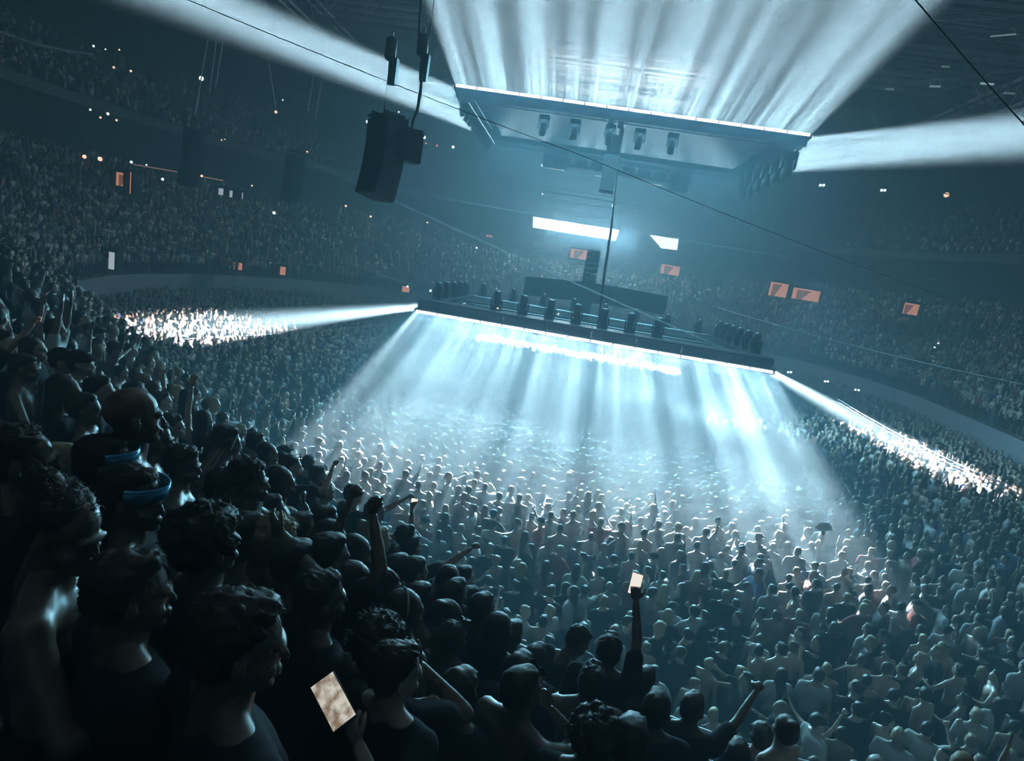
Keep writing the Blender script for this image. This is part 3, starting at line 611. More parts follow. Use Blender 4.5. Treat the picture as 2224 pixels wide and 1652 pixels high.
def person_parts(res, arms=('down', 'down'), hair='short', head_yaw=0, head_pitch=0, lean=0, top='shirt', cap=None, female=False, rough=0, seed=0, targets=None):
    """meshes of one standing figure, 1.75 m tall, facing +Y: dict of body, hair, top, trousers (and cap)"""
    rnd = random.Random(seed); k = 1.0; sw = .165 if female else .188; hero = res < .02
    LM_ = Matrix.Rotation(-lean, 3, 'X'); hip = Vector((0, 0, .95))
    def up(p): return hip+LM_ @ (Vector(p)-hip)
    B = MB(); T = MB(); G = MB()
    # legs and trousers
    for s in (-1, 1):
        h = Vector((s*.09, 0, .92)); kn = Vector((s*.105, .03, .50)); an = Vector((s*.11, -.01, .09))
        cap_(B, h, kn, .088, .058); cap_(B, kn, an, .056, .038); cap_(B, an-Vector((0, .01, .045)), an+Vector((s*.02, .15, -.05)), .042, .035)
        cap_(G, h, kn, .100, .074); cap_(G, kn, an+Vector((0, 0, .03)), .072, .058)
    ell_(B, (0, -.01, .95), (.155, .115, .12)); ell_(G, (0, -.01, .95), (.172, .13, .13))
    # trunk
    ell_(B, up((0, 0, 1.10)), (.135 if not female else .118, .095, .16)); ell_(B, up((0, .0, 1.30)), (.165 if not female else .142, .112, .17)); ell_(B, up((0, -.015, 1.385)), (sw*.93, .085, .09))
    cap_(B, up((-sw*.72, -.01, 1.425)), up((sw*.72, -.01, 1.425)), .058, .058); cap_(B, up((0, -.025, 1.40)), up((0, .005, 1.54)), .066, .055)
    for s in (-1, 1): cap_(B, up((s*.03, -.02, 1.49)), up((s*sw*.85, -.01, 1.43)), .045, .052); ell_(B, up((s*.070, .070, 1.33)), (.062, .034, .05))
    g = .016 if res < .03 else .024
    ell_(T, up((0, 0, 1.08)), (.145+g, .10+g, .19)); ell_(T, up((0, 0, 1.30)), (.165+g, .112+g, .17)); ell_(T, up((0, -.015, 1.385)), (sw*.93+g, .085+g, .09))
    for s in (-1, 1): ell_(T, up((s*.070, .070, 1.33)), (.062+g, .034+g, .05+g))
    cap_(T, up((-sw*.75, -.01, 1.425)), up((sw*.75, -.01, 1.425)), .058+g, .058+g); ell_(T, up((0, 0, .96)), (.165+g, .12+g, .10))
    # arms
    hands = []
    for i, s in enumerate((-1, 1)):
        a = arms[i]; tg, pole, kind = ARM[a] if isinstance(a, str) else a
        S = up((s*sw, -.01, 1.425))
        if targets and targets[i] is not None: W = Vector(targets[i]); P = Vector((s*.8, -.1, -.8)) if not isinstance(a, str) or True else None
        else: W = Vector((s*tg[0], tg[1], tg[2])); P = Vector((s*pole[0], pole[1], pole[2]))
        E_, W = ik(S, W, .295, .27, P)
        cap_(B, S, E_, .052, .040); cap_(B, E_, E_.lerp(W, .35), .041, .040); cap_(B, E_.lerp(W, .3), W, .040, .026)
        ell_(B, S, (.062, .062, .062))
        if top == 'shirt': cap_(T, S, S.lerp(E_, .62), .060+g*.8, .050+g)
        if top == 'long': cap_(T, S, E_, .06+g, .046+g); cap_(T, E_, W, .044+g, .032+g)
        hands.append((E_, W, kind, s))
    # head and hands, finer
    H = MB(); hp = up((0, .0, 1.54)); RH = LM_ @ (Matrix.Rotation(-head_yaw, 3, 'Z') @ Matrix.Rotation(-head_pitch, 3, 'X'))
    def hd(p): return hp+RH @ Vector((p[0], p[1], p[2]-1.54))
    ell_(H, hd((0, -.012, 1.672)), (.076, .096, .085), RH); ell_(H, hd((0, .012, 1.61)), (.064, .082, .09), RH); ell_(H, hd((0, .045, 1.572)), (.045, .046, .045), RH)
    cap_(H, hd((0, -.02, 1.43)), hd((0, -.012, 1.60)), .058, .054)
    if res < .04:
        ell_(H, hd((0, .075, 1.548)), (.024, .02, .018), RH); ell_(H, hd((0, .083, 1.655)), (.052, .016, .014), RH)
        cap_(H, hd((0, .086, 1.648)), hd((0, .104, 1.613)), .008, .0115); ell_(H, hd((0, .093, 1.582)), (.022, .012, .009), RH); ell_(H, hd((0, .094, 1.570)), (.018, .011, .007), RH)
        for s in (-1, 1): ell_(H, hd((s*.078, -.005, 1.625)), (.010, .020, .032), RH, 8, 6); ell_(H, hd((s*.042, .062, 1.605)), (.022, .022, .018), RH)
    for E_, W, kind, s in hands:
        d = (W-E_).normalized(); n0 = Vector((0, 1, 0)) if abs(d.y) < .7 else Vector((0, 0, 1)); x = d.cross(n0).normalized()*s; y = x.cross(d)*s
        if (y.y) < 0: y = -y
        c = W+d*.045
        HM = H if hero or res < .04 else B
        R = Matrix((x, y, d)).transposed(); ell_(HM, c, (.040, .018, .052), R)
        for f in range(4):
            o = x*(-.030+.020*f); L = (.062, .072, .068, .054)[f]*(1 if kind != 'fist' else .8); b0 = W+d*.082+o
            if kind in ('fist', 'hold'): q1 = b0+y*.030+d*.012; q2 = q1+y*.004-d*.034
            elif kind == 'point' and f == 1: q1 = b0+d*.042; q2 = q1+d*.036
            elif kind == 'point': q1 = b0+y*.03; q2 = q1-d*.03
            elif kind == 'rest': q1 = b0+d*L*.5+y*.008; q2 = q1+d*L*.42+y*.022
            else: q1 = b0+d*L*.55+o*.25; q2 = q1+d*L*.5+o*.3
            cap_(HM, b0-d*.012, q1, .0098, .009, 8); cap_(HM, q1, q2, .009, .0075, 8)
        t0 = W+d*.03-x*.034*1; t1 = t0-x*.026+d*.026+y*.01; t2 = t1+d*.026-x*.004+(y*.016 if kind != 'open' else Vector((0, 0, 0)))
        cap_(HM, t0, t1, .0135, .011, 8); cap_(HM, t1, t2, .011, .009, 8)
    # hair
    Q = MB(); fr = []
    if hair != 'bald':
        ell_(Q, hd((0, -.033, 1.694)), (.085, .098, .080), RH); ell_(Q, hd((0, -.045, 1.650)), (.082, .082, .085), RH)
        if hair == 'short': ell_(Q, hd((0, .022, 1.742)), (.058, .048, .026), RH)
        if hair in ('curly', 'afro'):
            R_ = .125 if hair == 'afro' else .105; nb = 90 if hero else 26
            for q in range(nb):
                z = rnd.uniform(-.25, 1); a = rnd.uniform(0, 2*PI); rr = math.sqrt(1-z*z)
                if rr*math.sin(a) > .55 and z < .45: continue
                ell_(Q, hd((R_*.82*rr*math.cos(a), -.022+R_*.92*rr*math.sin(a), 1.68+R_*.8*z)), (.024, .024, .022), None, 8, 5)
        if hair == 'long':
            cap_(Q, hd((0, -.06, 1.66)), hd((0, -.085, 1.50)), .088, .082, flat=.65); cap_(Q, hd((0, -.085, 1.50)), up((0, -.125, 1.28)), .085, .05, flat=.45)
            for s in (-1, 1): cap_(Q, hd((s*.066, -.01, 1.66)), hd((s*.082, -.02, 1.46)), .030, .026); cap_(Q, hd((s*.08, -.02, 1.48)), up((s*.085, -.05, 1.32)), .026, .016)
        if hair == 'bun': ell_(Q, hd((0, -.10, 1.755)), (.045, .045, .042), RH)
        if hair == 'tail': cap_(Q, hd((0, -.11, 1.70)), hd((0, -.15, 1.55)), .032, .024); cap_(Q, hd((0, -.15, 1.56)), hd((0, -.13, 1.40)), .024, .010)
    out = {}
    hv = .0085 if hero else (.018 if res < .04 else res)
    if res < .04:
        b = remesh(B, res, 4); h = remesh(H, .006 if hero else .0135, 2)
        out['body'] = join('body', [(b, 0), (h, 0)], [M['skin']])
    else:
        b = remesh(B, res*.9, 2); h = remesh(H, res*.75, 1); out['body'] = join('body', [(b, 0), (h, 0)], [M['skin']])
    if Q.V: out['hair'] = remesh(Q, hv, 2 if hair not in ('curly', 'afro') else 1, 'hair')
    # clothes end at neck and hem
    if top != 'bare': out['top'] = remesh(T, max(res, .014), 3, 'top')
    out['trousers'] = remesh(G, max(res, .02), 3, 'trousers')
    if hero and hair != 'bald' and Q.V:                # loose strands that catch the light along the outline
        me = out['hair']; nv = len(me.vertices); V = [tuple(v.co) for v in me.vertices]; F = [tuple(p.vertices) for p in me.polygons]
        ln = {'short': .022, 'curly': .035, 'afro': .04, 'long': .05, 'bun': .03, 'tail': .03}.get(hair, .02)
        for q in range(1500 if hair != 'long' else 1100):
            v = me.vertices[rnd.randrange(nv)]; n = v.normal.normalized(); dn = Vector((0, 0, -1)) if hair in ('long', 'short') else Vector((rnd.uniform(-1, 1), rnd.uniform(-1, 1), rnd.uniform(-.4, 1)))
            t = (n*(.55 if hair != 'long' else .25)+dn*.6+Vector((rnd.uniform(-.4, .4), rnd.uniform(-.4, .4), rnd.uniform(-.4, .4)))).normalized(); L = ln*rnd.uniform(.5, 1.1)
            sd = t.cross(n); sd = sd.normalized()*.0008 if sd.length > 1e-4 else Vector((.0008, 0, 0)); p = v.co-n*.003; m1 = p+t*L*.5+n*.002; m2 = p+t*L+(dn if hair != 'afro' else -n)*L*.15; i = len(V)
            V += [tuple(p-sd), tuple(p+sd), tuple(m1-sd*.8), tuple(m1+sd*.8), tuple(m2)]; F += [(i, i+1, i+3, i+2), (i+2, i+3, i+4)]
        m3 = bpy.data.meshes.new('hair'); m3.from_pydata(V, [], F); m3.polygons.foreach_set('use_smooth', [True]*len(F)); out['hair'] = m3
    if res < .04 and 'hair' in out and hair != 'bald':   # locks: push the surface in and out
        from mathutils import noise as _n
        me = out['hair']; a_ = .010 if hero else .008; off = Vector((seed*3.1, 0, 0)); k1 = Vector((46, 46, 46 if hair != 'long' else 12))
        if hair == 'long': a_ *= .7
        for v in me.vertices:
            q = Vector((v.co.x*k1.x, v.co.y*k1.y, v.co.z*k1.z))+off; f_ = _n.noise(q)+.5*_n.noise(q*2.3); v.co += (v.co-hd((0, -.02, 1.62))).normalized()*f_*a_
    if cap:
        K = MB(); ell_(K, hd((0, -.015, 1.70)), (.090, .108, .075), RH)
        if cap == 'cap': cap_(K, hd((-.03, .09, 1.695)), hd((.03, .09, 1.695)), .055, .055, flat=.2, side=RH @ Vector((0, 0, 1))); 
        out['hat'] = remesh(K, .009 if hero else .02, 2, 'hat')
    if cap == 'none': out.pop('hat', None)
    fm = dict(hp=hp, RH=RH, hands=hands, hd=hd)
    return out, fm
PM = {'body': 'skin', 'hair': 'hair', 'top': 'shirt', 'trousers': 'trousers', 'hat': 'darkshirt'}
NM = {'body': 'body', 'hair': 'hair', 'top': 'shirt', 'trousers': 'trousers', 'hat': 'hat'}
for k_ in (): pass
def assemble(parts, loc, rz, s, label, group=None, mats={}, tilt=0):
    r = link('person', parts['body'], None, loc); r.rotation_euler = (0, tilt, rz); r.scale = (s, s, s); tag(r, label, 'person', group)
    if 'body' in mats: r.material_slots[0].link = 'OBJECT'; r.material_slots[0].material = M[mats['body']]
    for k in ('hair', 'top', 'trousers', 'hat'):
        if k in parts:
            if not parts[k].materials: parts[k].materials.append(M[PM[k]])
            c = link(NM[k], parts[k], r)
            if k in mats: c.material_slots[0].link = 'OBJECT'; c.material_slots[0].material = M[mats[k]]
    return r

# ------------------------------------------------------------------ phones, goggles and other things people hold or wear
def phone(p, n, upv, label, w_=.075, h_=.155, on=True, group=None, cat='phone'):
    """a phone at p; n = direction its screen faces, upv = its long axis"""
    n = Vector(n).normalized(); y = (Vector(upv)-n*Vector(upv).dot(n)).normalized(); x = y.cross(n); R = Matrix((x, y, n)).transposed()
    o = MB().box((0, 0, 0), (w_, h_, .008)).build('phone', M['black'], None, loc=p); o.rotation_euler = R.to_euler(); tag(o, label, cat, group)
    if on: MB().box((0, .0, .0046), (w_*.92, h_*.94, .001)).build('screen', on if not isinstance(on, bool) else M['screen'], o)
    MB().box((w_*.28, h_*.38, -.005), (.026, .03, .003)).build('camera_bump', M['boxblack'], o)
    return o
# the large phone shows the blurred bright crowd it is filming
fm = bpy.data.materials.new('filming_screen'); fm.use_nodes = True; nt = fm.node_tree; b_ = nt.nodes['Principled BSDF']
tc = nt.nodes.new('ShaderNodeTexCoord'); nz_ = nt.nodes.new('ShaderNodeTexNoise'); nz_.inputs['Scale'].default_value = 34; nz_.inputs['Detail'].default_value = 3
rp = nt.nodes.new('ShaderNodeValToRGB'); rp.color_ramp.elements[0].position = .38; rp.color_ramp.elements[0].color = (.30, .22, .15, 1); rp.color_ramp.elements[1].position = .62; rp.color_ramp.elements[1].color = (.80, .76, .66, 1)
nt.links.new(tc.outputs['Object'], nz_.inputs['Vector']); nt.links.new(nz_.outputs[0], rp.inputs[0]); nt.links.new(rp.outputs[0], b_.inputs['Emission Color']); b_.inputs['Emission Strength'].default_value = .75
b_.inputs['Base Color'].default_value = (.05, .05, .05, 1)
def world_of(r, p): return r.matrix_basis @ Vector(p)

TAKEN = []
def hero(u, v, d, ang, label, res=.022, hy=0, hp_=0, **kw):
    best = None
    for f in np.linspace(.82, 1.22, 33):
        P = at_depth(u, v, d*f); tz = tier_z(P.x, P.y); s = (P.z-tz)/1.64; c = abs(math.log(max(s, .1)))*1.6+abs(math.log(f))+(3 if not .85 < s < 1.12 else 0)
        if best is None or c < best[0]: best = (c, P, tz, s)
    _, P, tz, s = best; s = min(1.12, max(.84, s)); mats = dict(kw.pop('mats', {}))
    if d < 4.8: mats['body'] = 'shadeskin'  # nearest skin darkened in colour for the shade it stands in
    parts, inf = person_parts(res, head_yaw=math.radians(hy), head_pitch=math.radians(hp_), seed=len(TAKEN), **kw)
    rz = -math.radians(ang)
    hc = Matrix.Rotation(rz, 3, 'Z') @ (inf['hd']((0, 0, 1.64))*s)          # put the head, not the feet, on the sight line
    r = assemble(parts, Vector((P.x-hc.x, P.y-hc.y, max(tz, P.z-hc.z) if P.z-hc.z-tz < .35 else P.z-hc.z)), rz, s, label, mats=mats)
    r.location.z = tz if abs(P.z-hc.z-tz) < .4 else P.z-hc.z
    TAKEN.append((r.location.x, r.location.y)); r['_s'] = s
    inf['r'] = r; return inf
def hold(inf, i, label, long=None, n=None, on=True, w_=.075, h_=.155, off=.10, cat='phone'):
    E_, W, kind, s = inf['hands'][i]; r = inf['r']; d = (W-E_).normalized(); p = world_of(r, W+d*off+Vector((0, .03, 0)))
    head = world_of(r, inf['hd']((0, .1, 1.64))); n = Vector(n) if n is not None else (head-p)
    return phone(p, n, long or (0, 0, 1), label, w_, h_, on, None, cat)
dk = dict(hair='darkhair', top='darkshirt'); HR = .0125
H = {}
H['a'] = hero(523, 1400, 1.42, 40, 'nearest person, big dark head with wavy short hair, bottom left of centre', HR, hy=18, hp_=8, hair='short', arms=('down', 'down'), mats=dk)
H['b'] = hero(288, 1290, 1.62, 30, 'person with dark short hair and bare rim-lit neck, left of the nearest head', HR, hy=20, hp_=4, hair='short', top='shirt', arms=('down', 'down'), mats=dk)  # dark shirt added to stand for the shade over this back
H['c'] = hero(140, 1150, 1.75, 62, 'bare-shouldered person in profile looking down, hair tied up, at the left edge', HR, hy=25, hp_=16, hair='bun', female=True, top='bare', arms=('down', 'front'), mats=dict(hair='darkhair'))
H['d'] = hero(452, 1185, 2.05, 25, 'person with big curly dark hair and a small green leaf clip', HR, hy=5, hair='afro', arms=('down', 'down'), mats=dk)
H['e'] = hero(603, 1175, 2.55, 40, 'person with pale curly hair and a hand raised to the head', HR, hy=25, hp_=10, hair='curly', top='bare', arms=('down', 'head'), mats=dict(hair='blondhair'))
H['f'] = hero(700, 1300, 2.55, 45, 'person in a headband beside the large lit phone, neck lit at the right', HR, hy=10, hair='short', arms=('down', 'down'), mats=dk)
H['g'] = hero(828, 1400, 2.45, 30, 'person with a thick mop of hair right of the large lit phone', HR, hy=0, hair='curly', arms=('down', 'mouth'), mats=dk)
H['h'] = hero(1290, 1600, 2.35, 10, 'person with fuzzy glowing hair outline at the bottom centre', HR, hair='afro', arms=('front', 'front'), mats=dk)
H['i'] = hero(293, 1085, 2.55, 65, 'man in profile with blue mirrored goggles pushed up on his brow', HR, hy=18, hp_=4, hair='short', arms=('down', 'front'), mats=dk)
H['j'] = hero(235, 1010, 2.7, 60, 'person with light blue goggles worn at the back of the crowd, left of the profile', HR, hy=5, hair='short', arms=('down', 'down'), mats=dk)
H['k'] = hero(52, 1000, 2.2, 40, 'person with smooth dark hair and thin lit neck at the far left edge', HR, hy=20, hair='bun', female=True, arms=('down', 'down'), mats=dk)
H['l'] = hero(290, 905, 2.95, 48, 'tall man with cropped head and long rim-lit neck, standing above his neighbours', HR, hy=-5, hair='bald', top='bare', arms=('down', 'down'))
H['m'] = hero(398, 1010, 3.1, 62, 'person in profile with sunglasses on the head and bare shoulders', .016, hy=12, hp_=6, hair='short', top='bare', arms=('down', 'down'), mats=dict(hair='darkhair'))
H['n'] = hero(341, 955, 3.4, 65, 'person in profile with a sharp nose, right of the cropped head', .016, hy=10, hair='short', top='bare', arms=('down', 'phone'), mats=dict(hair='darkhair'))
H['o'] = hero(494, 1065, 2.9, 55, 'person holding both hands up to the mouth', .016, hy=10, hp_=8, hair='short', arms=('mouth', 'mouth'), mats=dk)
H['p'] = hero(542, 1046, 3.3, 70, 'curly-haired man in profile behind the hands at the mouth', .016, hy=5, hair='curly', arms=('down', 'wide'), mats=dk)
H['q'] = hero(984, 1385, 3.9, 20, 'woman with sunglasses on her parted hair in the lower middle', .016, hy=20, hair='tail', female=True, top='bare', arms=('down', 'down'), mats=dict(hair='darkhair'))
H['r'] = hero(1284, 1478, 3.5, 2, 'bare-backed man with wide rim-lit shoulders at the lower centre', HR, hp_=-6, hair='short', top='bare', arms=('front', 'front'), mats=dict(hair='darkhair'))
H['s'] = hero(1257, 1385, 4.6, 42, 'person with a bent neck leaning forward against the blue haze', .016, hy=25, hp_=22, hair='short', lean=.25, arms=('front', 'front'), mats=dk)
H['t'] = hero(1322, 1412, 4.4, 5, 'person holding a bright phone up at arm height, lower centre', .016, hair='short', arms=('down', 'phonehigh'), mats=dk)
tab = [
 # u, v, d, ang, hy, hp, hair, top, arms, female, label
 (1130, 1455, 3.5, 12, 5, 0, 'short', 'shirt', ('down', 'down'), 0, 'dark head directly left of the leaning person, thick hair'),
 (1135, 1500, 3.1, 35, 15, 0, 'short', 'bare', ('down', 'mouth'), 0, 'bare-shouldered person with glasses on the head and a hand at the chin'),
 (1002, 1500, 3.1, 25, 0, 5, 'curly', 'shirt', ('down', 'down'), 0, 'dark curly head low in the middle, below the parted hair'),
 (1401, 1482, 4.3, 30, 12, 0, 'short', 'shirt', ('down', 'down'), 0, 'dark-haired bearded man right of the bare back'),
 (1424, 1540, 3.9, 8, 0, 0, 'short', 'shirt', ('down', 'down'), 0, 'dark smooth head right of and below the bearded man'),
 (1367, 1612, 2.9, 15, 0, 10, 'short', 'shirt', ('front', 'front'), 0, 'dark head at the bottom edge right of the fuzzy hair'),
 (1504, 1538, 4.4, 20, 10, 0, 'short', 'shirt', ('down', 'point'), 0, 'dark slim silhouette with one hand lifted beside it, lower right of centre'),
 (1653, 1600, 5.0, 15, 0, 0, 'curly', 'shirt', ('down', 'down'), 0, 'dark spiky-haired head, rightmost silhouette of the stand'),
 (1600, 1640, 4.4, 10, 0, 0, 'short', 'shirt', ('front', 'down'), 0, 'dark round head at the bottom edge left of the spiky one'),
 (975, 1258, 5.0, 25, 0, 0, 'long', 'shirt', ('down', 'down'), 1, 'person with long straight hair outlined against the blue haze by the railing'),
 (1008, 1256, 5.4, 30, 15, 0, 'short', 'shirt', ('down', 'down'), 0, 'flat-topped dark head right beside the long straight hair'),
 (990, 1290, 4.6, 30, 5, 0, 'short', 'bare', ('down', 'down'), 0, 'dark head just below the long straight hair'),
 (1048, 1322, 4.7, 30, 10, 0, 'short', 'shirt', ('down', 'down'), 0, 'smooth round head right of the stand, facing the stage'),
 (1021, 1302, 5.1, 45, 10, 0, 'short', 'shirt', ('down', 'mouth'), 0, 'small head tucked left of the smooth round head'),
 (1085, 1365, 4.3, 25, 10, 0, 'long', 'shirt', ('down', 'down'), 1, 'long-haired person below the smooth round head'),
 (1114, 1378, 4.7, 20, 10, 5, 'short', 'bare', ('down', 'down'), 0, 'bare-shouldered person at the right of the long-haired one near the haze'),
 (1165, 1430, 4.3, 30, 0, 0, 'short', 'shirt', ('down', 'down'), 0, 'dark head left of the leaning person, half hidden'),
 (883, 1325, 3.4, 40, 20, 0, 'long', 'bare', ('down', 'down'), 1, 'woman in a pale headband with bare lit arm'),
 (913, 1300, 3.9, 45, 10, 5, 'short', 'bare', ('down', 'down'), 0, 'person with glasses on the head right behind the headband'),
 (975, 1338, 3.9, 35, 10, 0, 'bun', 'shirt', ('down', 'down'), 1, 'round dark head between the headband and the smooth head'),
 (838, 1278, 3.7, 35, 10, 0, 'curly', 'shirt', ('down', 'down'), 0, 'curly head above the headband woman'),
 (866, 1235, 4.7, 35, 10, 0, 'short', 'shirt', ('down', 'down'), 0, 'dark round head left of a pair by the railing gap'),
 (902, 1242, 5.0, 40, 15, 5, 'short', 'shirt', ('down', 'front'), 0, 'dark round head right of its neighbour by the railing gap'),
 (775, 1200, 4.0, 50, 10, 0, 'long', 'bare', ('down', 'down'), 1, 'long-haired woman with lit cheek left of the railing'),
 (772, 1262, 3.4, 45, 10, 0, 'long', 'shirt', ('down', 'mouth'), 1, 'long-haired woman lower down with a hand at her face'),
 (716, 1210, 3.2, 35, 10, 5, 'short', 'shirt', ('down', ((.16, .12, 1.90), (1, .2, 0), 'fist')), 0, 'round dark head with an arm stretched straight up'),
 (708, 1135, 4.3, 45, 15, 0, 'short', 'shirt', ('down', 'down'), 0, 'person with lit cheek and ponytail left of the raised arm'),
 (824, 1175, 5.0, 35, 10, 0, 'short', 'shirt', ('down', 'down'), 0, 'light-haired head in front of the man filming'),
 (884, 1165, 5.6, 35, 10, 0, 'curly', 'shirt', ('down', 'down'), 0, 'curly dark head at the top of the railing'),
 (896, 1188, 5.5, 35, 0, 0, 'short', 'shirt', ('down', 'point'), 0, 'dark head beside a raised dark hand at the railing'),
 (816, 1112, 5.7, 35, 15, 0, 'short', 'bare', ('down', 'phone'), 0, 'bare-shouldered man filming with an orange-lit phone'),
 (769, 1074, 6.3, 40, 20, 0, 'short', 'shirt', ('down', 'point'), 0, 'person stretching one arm out to the right towards the light'),
 (708, 1068, 5.9, 40, 10, 0, 'short', 'shirt', ('down', 'down'), 0, 'round dark head left of the stretched arm'),
 (692, 1032, 6.8, 40, 10, 0, 'short', 'shirt', ('down', 'down'), 0, 'person with sunglasses on the head near the lit strip'),
 (655, 1150, 4.0, 35, 0, 0, 'short', 'shirt', ('down', 'up'), 0, 'person raising a dark fist, left of centre'),
 (610, 1048, 4.4, 60, 5, 0, 'long', 'bare', ('down', 'mouth'), 1, 'straight-haired woman with bare chest lit from the right'),
 (633, 1012, 5.2, 45, 15, 0, 'bun', 'shirt', ('down', 'phone'), 1, 'woman with glasses on her head and a thin lit arm'),
 (583, 985, 5.6, 60, 5, 0, 'long', 'bare', ('down', 'down'), 1, 'long-haired woman in profile left of the lit strip'),
 (558, 962, 5.8, 45, 5, 0, 'short', 'shirt', ('down', 'down'), 0, 'short-haired person with lit ear, dark back'),
 (494, 958, 4.6, 60, 5, 5, 'short', 'bare', ('down', 'down'), 0, 'bare-shouldered man with short dark hair looking down right'),
 (458, 978, 4.2, 55, 10, 5, 'short', 'bare', ('down', 'down'), 0, 'man with flat short hair just left of the bare shoulders'),
 (590, 1110, 4.0, 60, 0, 0, 'short', 'shirt', ('down', 'wide'), 0, 'person with an outstretched bare arm across the middle left'),
 (640, 1225, 3.1, 40, 0, 8, 'short', 'bare', ('down', 'down'), 0, 'bare back and round head behind the pale curls'),
 (720, 1165, 3.9, 40, 10, 0, 'tail', 'shirt', ('down', 'down'), 1, 'person with tied hair and sunglasses, centre left'),
 (75, 760, 5.3, 60, 0, 0, 'long', 'shirt', ('down', 'down'), 1, 'dark full-haired head at the upper left edge'),
 (55, 800, 4.2, 60, 5, 10, 'short', 'bare', ('down', 'front'), 0, 'man with a bare rim-lit back at the left edge'),
 (138, 785, 4.8, 60, 10, 0, 'short', 'shirt', ('down', 'down'), 0, 'man with short dark hair left of the peaked cap'),
 (177, 790, 4.8, 60, 10, 0, 'short', 'shirt', ('down', 'mouth'), 0, 'person in a peaked cap in profile'),
 (143, 850, 3.7, 60, 5, 0, 'long', 'shirt', ('down', 'down'), 1, 'dark long-haired head above the strap-lit shoulder'),
 (219, 850, 4.8, 60, 5, 0, 'short', 'shirt', ('down', 'down'), 0, 'small face lit from the right, left of the cropped head'),
 (188, 890, 3.6, 60, 5, 0, 'short', 'bare', ('down', 'down'), 0, 'person with thin lit shoulder straps left of the cropped head'),
 (122, 718, 7.0, 60, 0, 0, 'short', 'shirt', ('high', 'high'), 0, 'person in a pale shirt with both arms up at the left'),
 (12, 745, 6.0, 70, 0, 0, 'short', 'shirt', ('down', 'phonehigh'), 0, 'person at the very left edge lifting a small lit phone'),
 (375, 925, 5.6, 55, 5, 0, 'curly', 'shirt', ('down', 'down'), 0, 'curly-haired person right of the cropped head'),
 (540, 1165, 2.75, 50, 0, 0, 'short', 'bare', ('down', 'down'), 0, 'dark head low between the curly hair and the pale curls'),
]
for i, (u, v, d, ang, hy, hpp, hair, top, arms, fem, lb) in enumerate(tab):
    mm = dict(hair='darkhair'); 
    if top == 'shirt': mm['top'] = 'paleshirt' if 'pale shirt' in lb else 'darkshirt'
    if 'light-haired' in lb: mm['hair'] = 'blondhair'
    H[i] = hero(u, v, d, ang, lb, .022, hy=hy, hp_=hpp, hair=hair, top=top, arms=arms, female=bool(fem), cap='cap' if 'cap in' in lb or 'peaked' in lb else None, mats=mm)
# people picked out in the bright strip and just before it, standing on the floor
FL = [(1180, 1063, 200, 0, 0, 'short', 'shirt', ('down', 'down'), 0, None, 'man facing the camera in a dark shirt lettered across the chest'),
      (966, 998, 150, 0, 0, 'long', 'bare', ('down', 'front'), 0, None, 'bare-chested man with long dark hair and beard in the bright strip'),
      (870, 962, 100, 0, 0, 'short', 'bare', ('down', 'up'), 0, None, 'bare-chested person with a fist up at the back of the bright strip'),
      (886, 1008, 70, 0, 5, 'short', 'shirt', ('down', 'down'), 0, 'cap', 'man in a dark cap and dark tee at the left of the bright strip'),
      (916, 996, 60, 0, 0, 'short', 'shirt', ('down', 'point'), 0, None, 'big dark-shirted man in profile in the bright strip'),
      (1056, 1035, 10, 0, 0, 'long', 'bare', ('down', 'down'), 1, None, 'woman with long blond hair seen from behind in the bright strip'),
      (1093, 1030, 190, 0, 0, 'short', 'shirt', ('down', 'down'), 0, 'cap', 'person in a cap and open dark shirt facing the camera'),
      (1133, 1045, 60, 0, 0, 'short', 'shirt', ('down', 'up'), 0, None, 'person in black raising a dark fist right of the lettered shirt'),
      (1200, 1048, 150, 0, 0, 'short', 'bare', ('wide', 'down'), 0, None, 'bare-chested man with glasses facing right near the lettered shirt'),
      (1262, 1072, 60, 0, 0, 'short', 'bare', ('down', 'down'), 0, None, 'tall bare-chested man in profile in the middle of the bright strip'),
      (1386, 1092, 170, 0, 0, 'short', 'bare', ('up', 'front'), 0, None, 'muscular bare-chested man holding a fist up, facing the camera'),
      (1350, 1112, 20, 0, 0, 'short', 'bare', ('front', 'front'), 0, None, 'bare back just left below the muscular man'),
      (1412, 1082, 190, 0, 0, 'curly', 'bare', ('down', 'down'), 0, None, 'curly bare-chested person right of the muscular man'),
      (1500, 1088, 30, 0, 0, 'curly', 'bare', ('down', 'high'), 0, None, 'person reaching a hand high above the crowd, right of centre'),
      (1608, 1120, 200, 0, 0, 'short', 'bare', ('down', 'down'), 0, None, 'broad bare-shouldered man facing left in the right half of the strip'),
      (1655, 1140, 170, 0, 0, 'curly', 'bare', ('down', 'down'), 0, None, 'slim bare-chested man with curly hair in the right half of the strip'),
      (1762, 1185, 20, 0, 0, 'short', 'bare', ('down', 'high'), 0, None, 'person holding a pale folding fan overhead'),
      (1542, 1118, 10, 0, 0, 'short', 'bare', ('down', 'down'), 0, None, 'dark-haired person before a puff of smoke in the strip'),
      (1710, 1185, 20, 0, 0, 'short', 'shirt', ('down', 'mouth'), 0, 'cap', 'person in a brimmed hat at the right end of the strip')]
FH = {}
for i, (u, v, ang, hy, hpp, hair, top, arms, fem, cp, lb) in enumerate(FL):
    p = at_z(u, v, 1.66); mm = dict(hair='blondhair' if 'blond' in lb else 'darkhair'); 
    if top == 'shirt': mm['top'] = 'darkshirt'
    dd_ = float(project(p)[2]); FH[i] = hero(u, v, dd_, ang, lb, .027, hy=hy, hp_=hpp, hair=hair, top=top, arms=arms, female=bool(fem), cap=cp, mats=mm)
cu = bpy.data.curves.new('lettering', 'FONT'); cu.body = 'adidas'; cu.size = .10; cu.align_x = 'CENTER'; cu.extrude = .001; cu.materials.append(M['fan'])
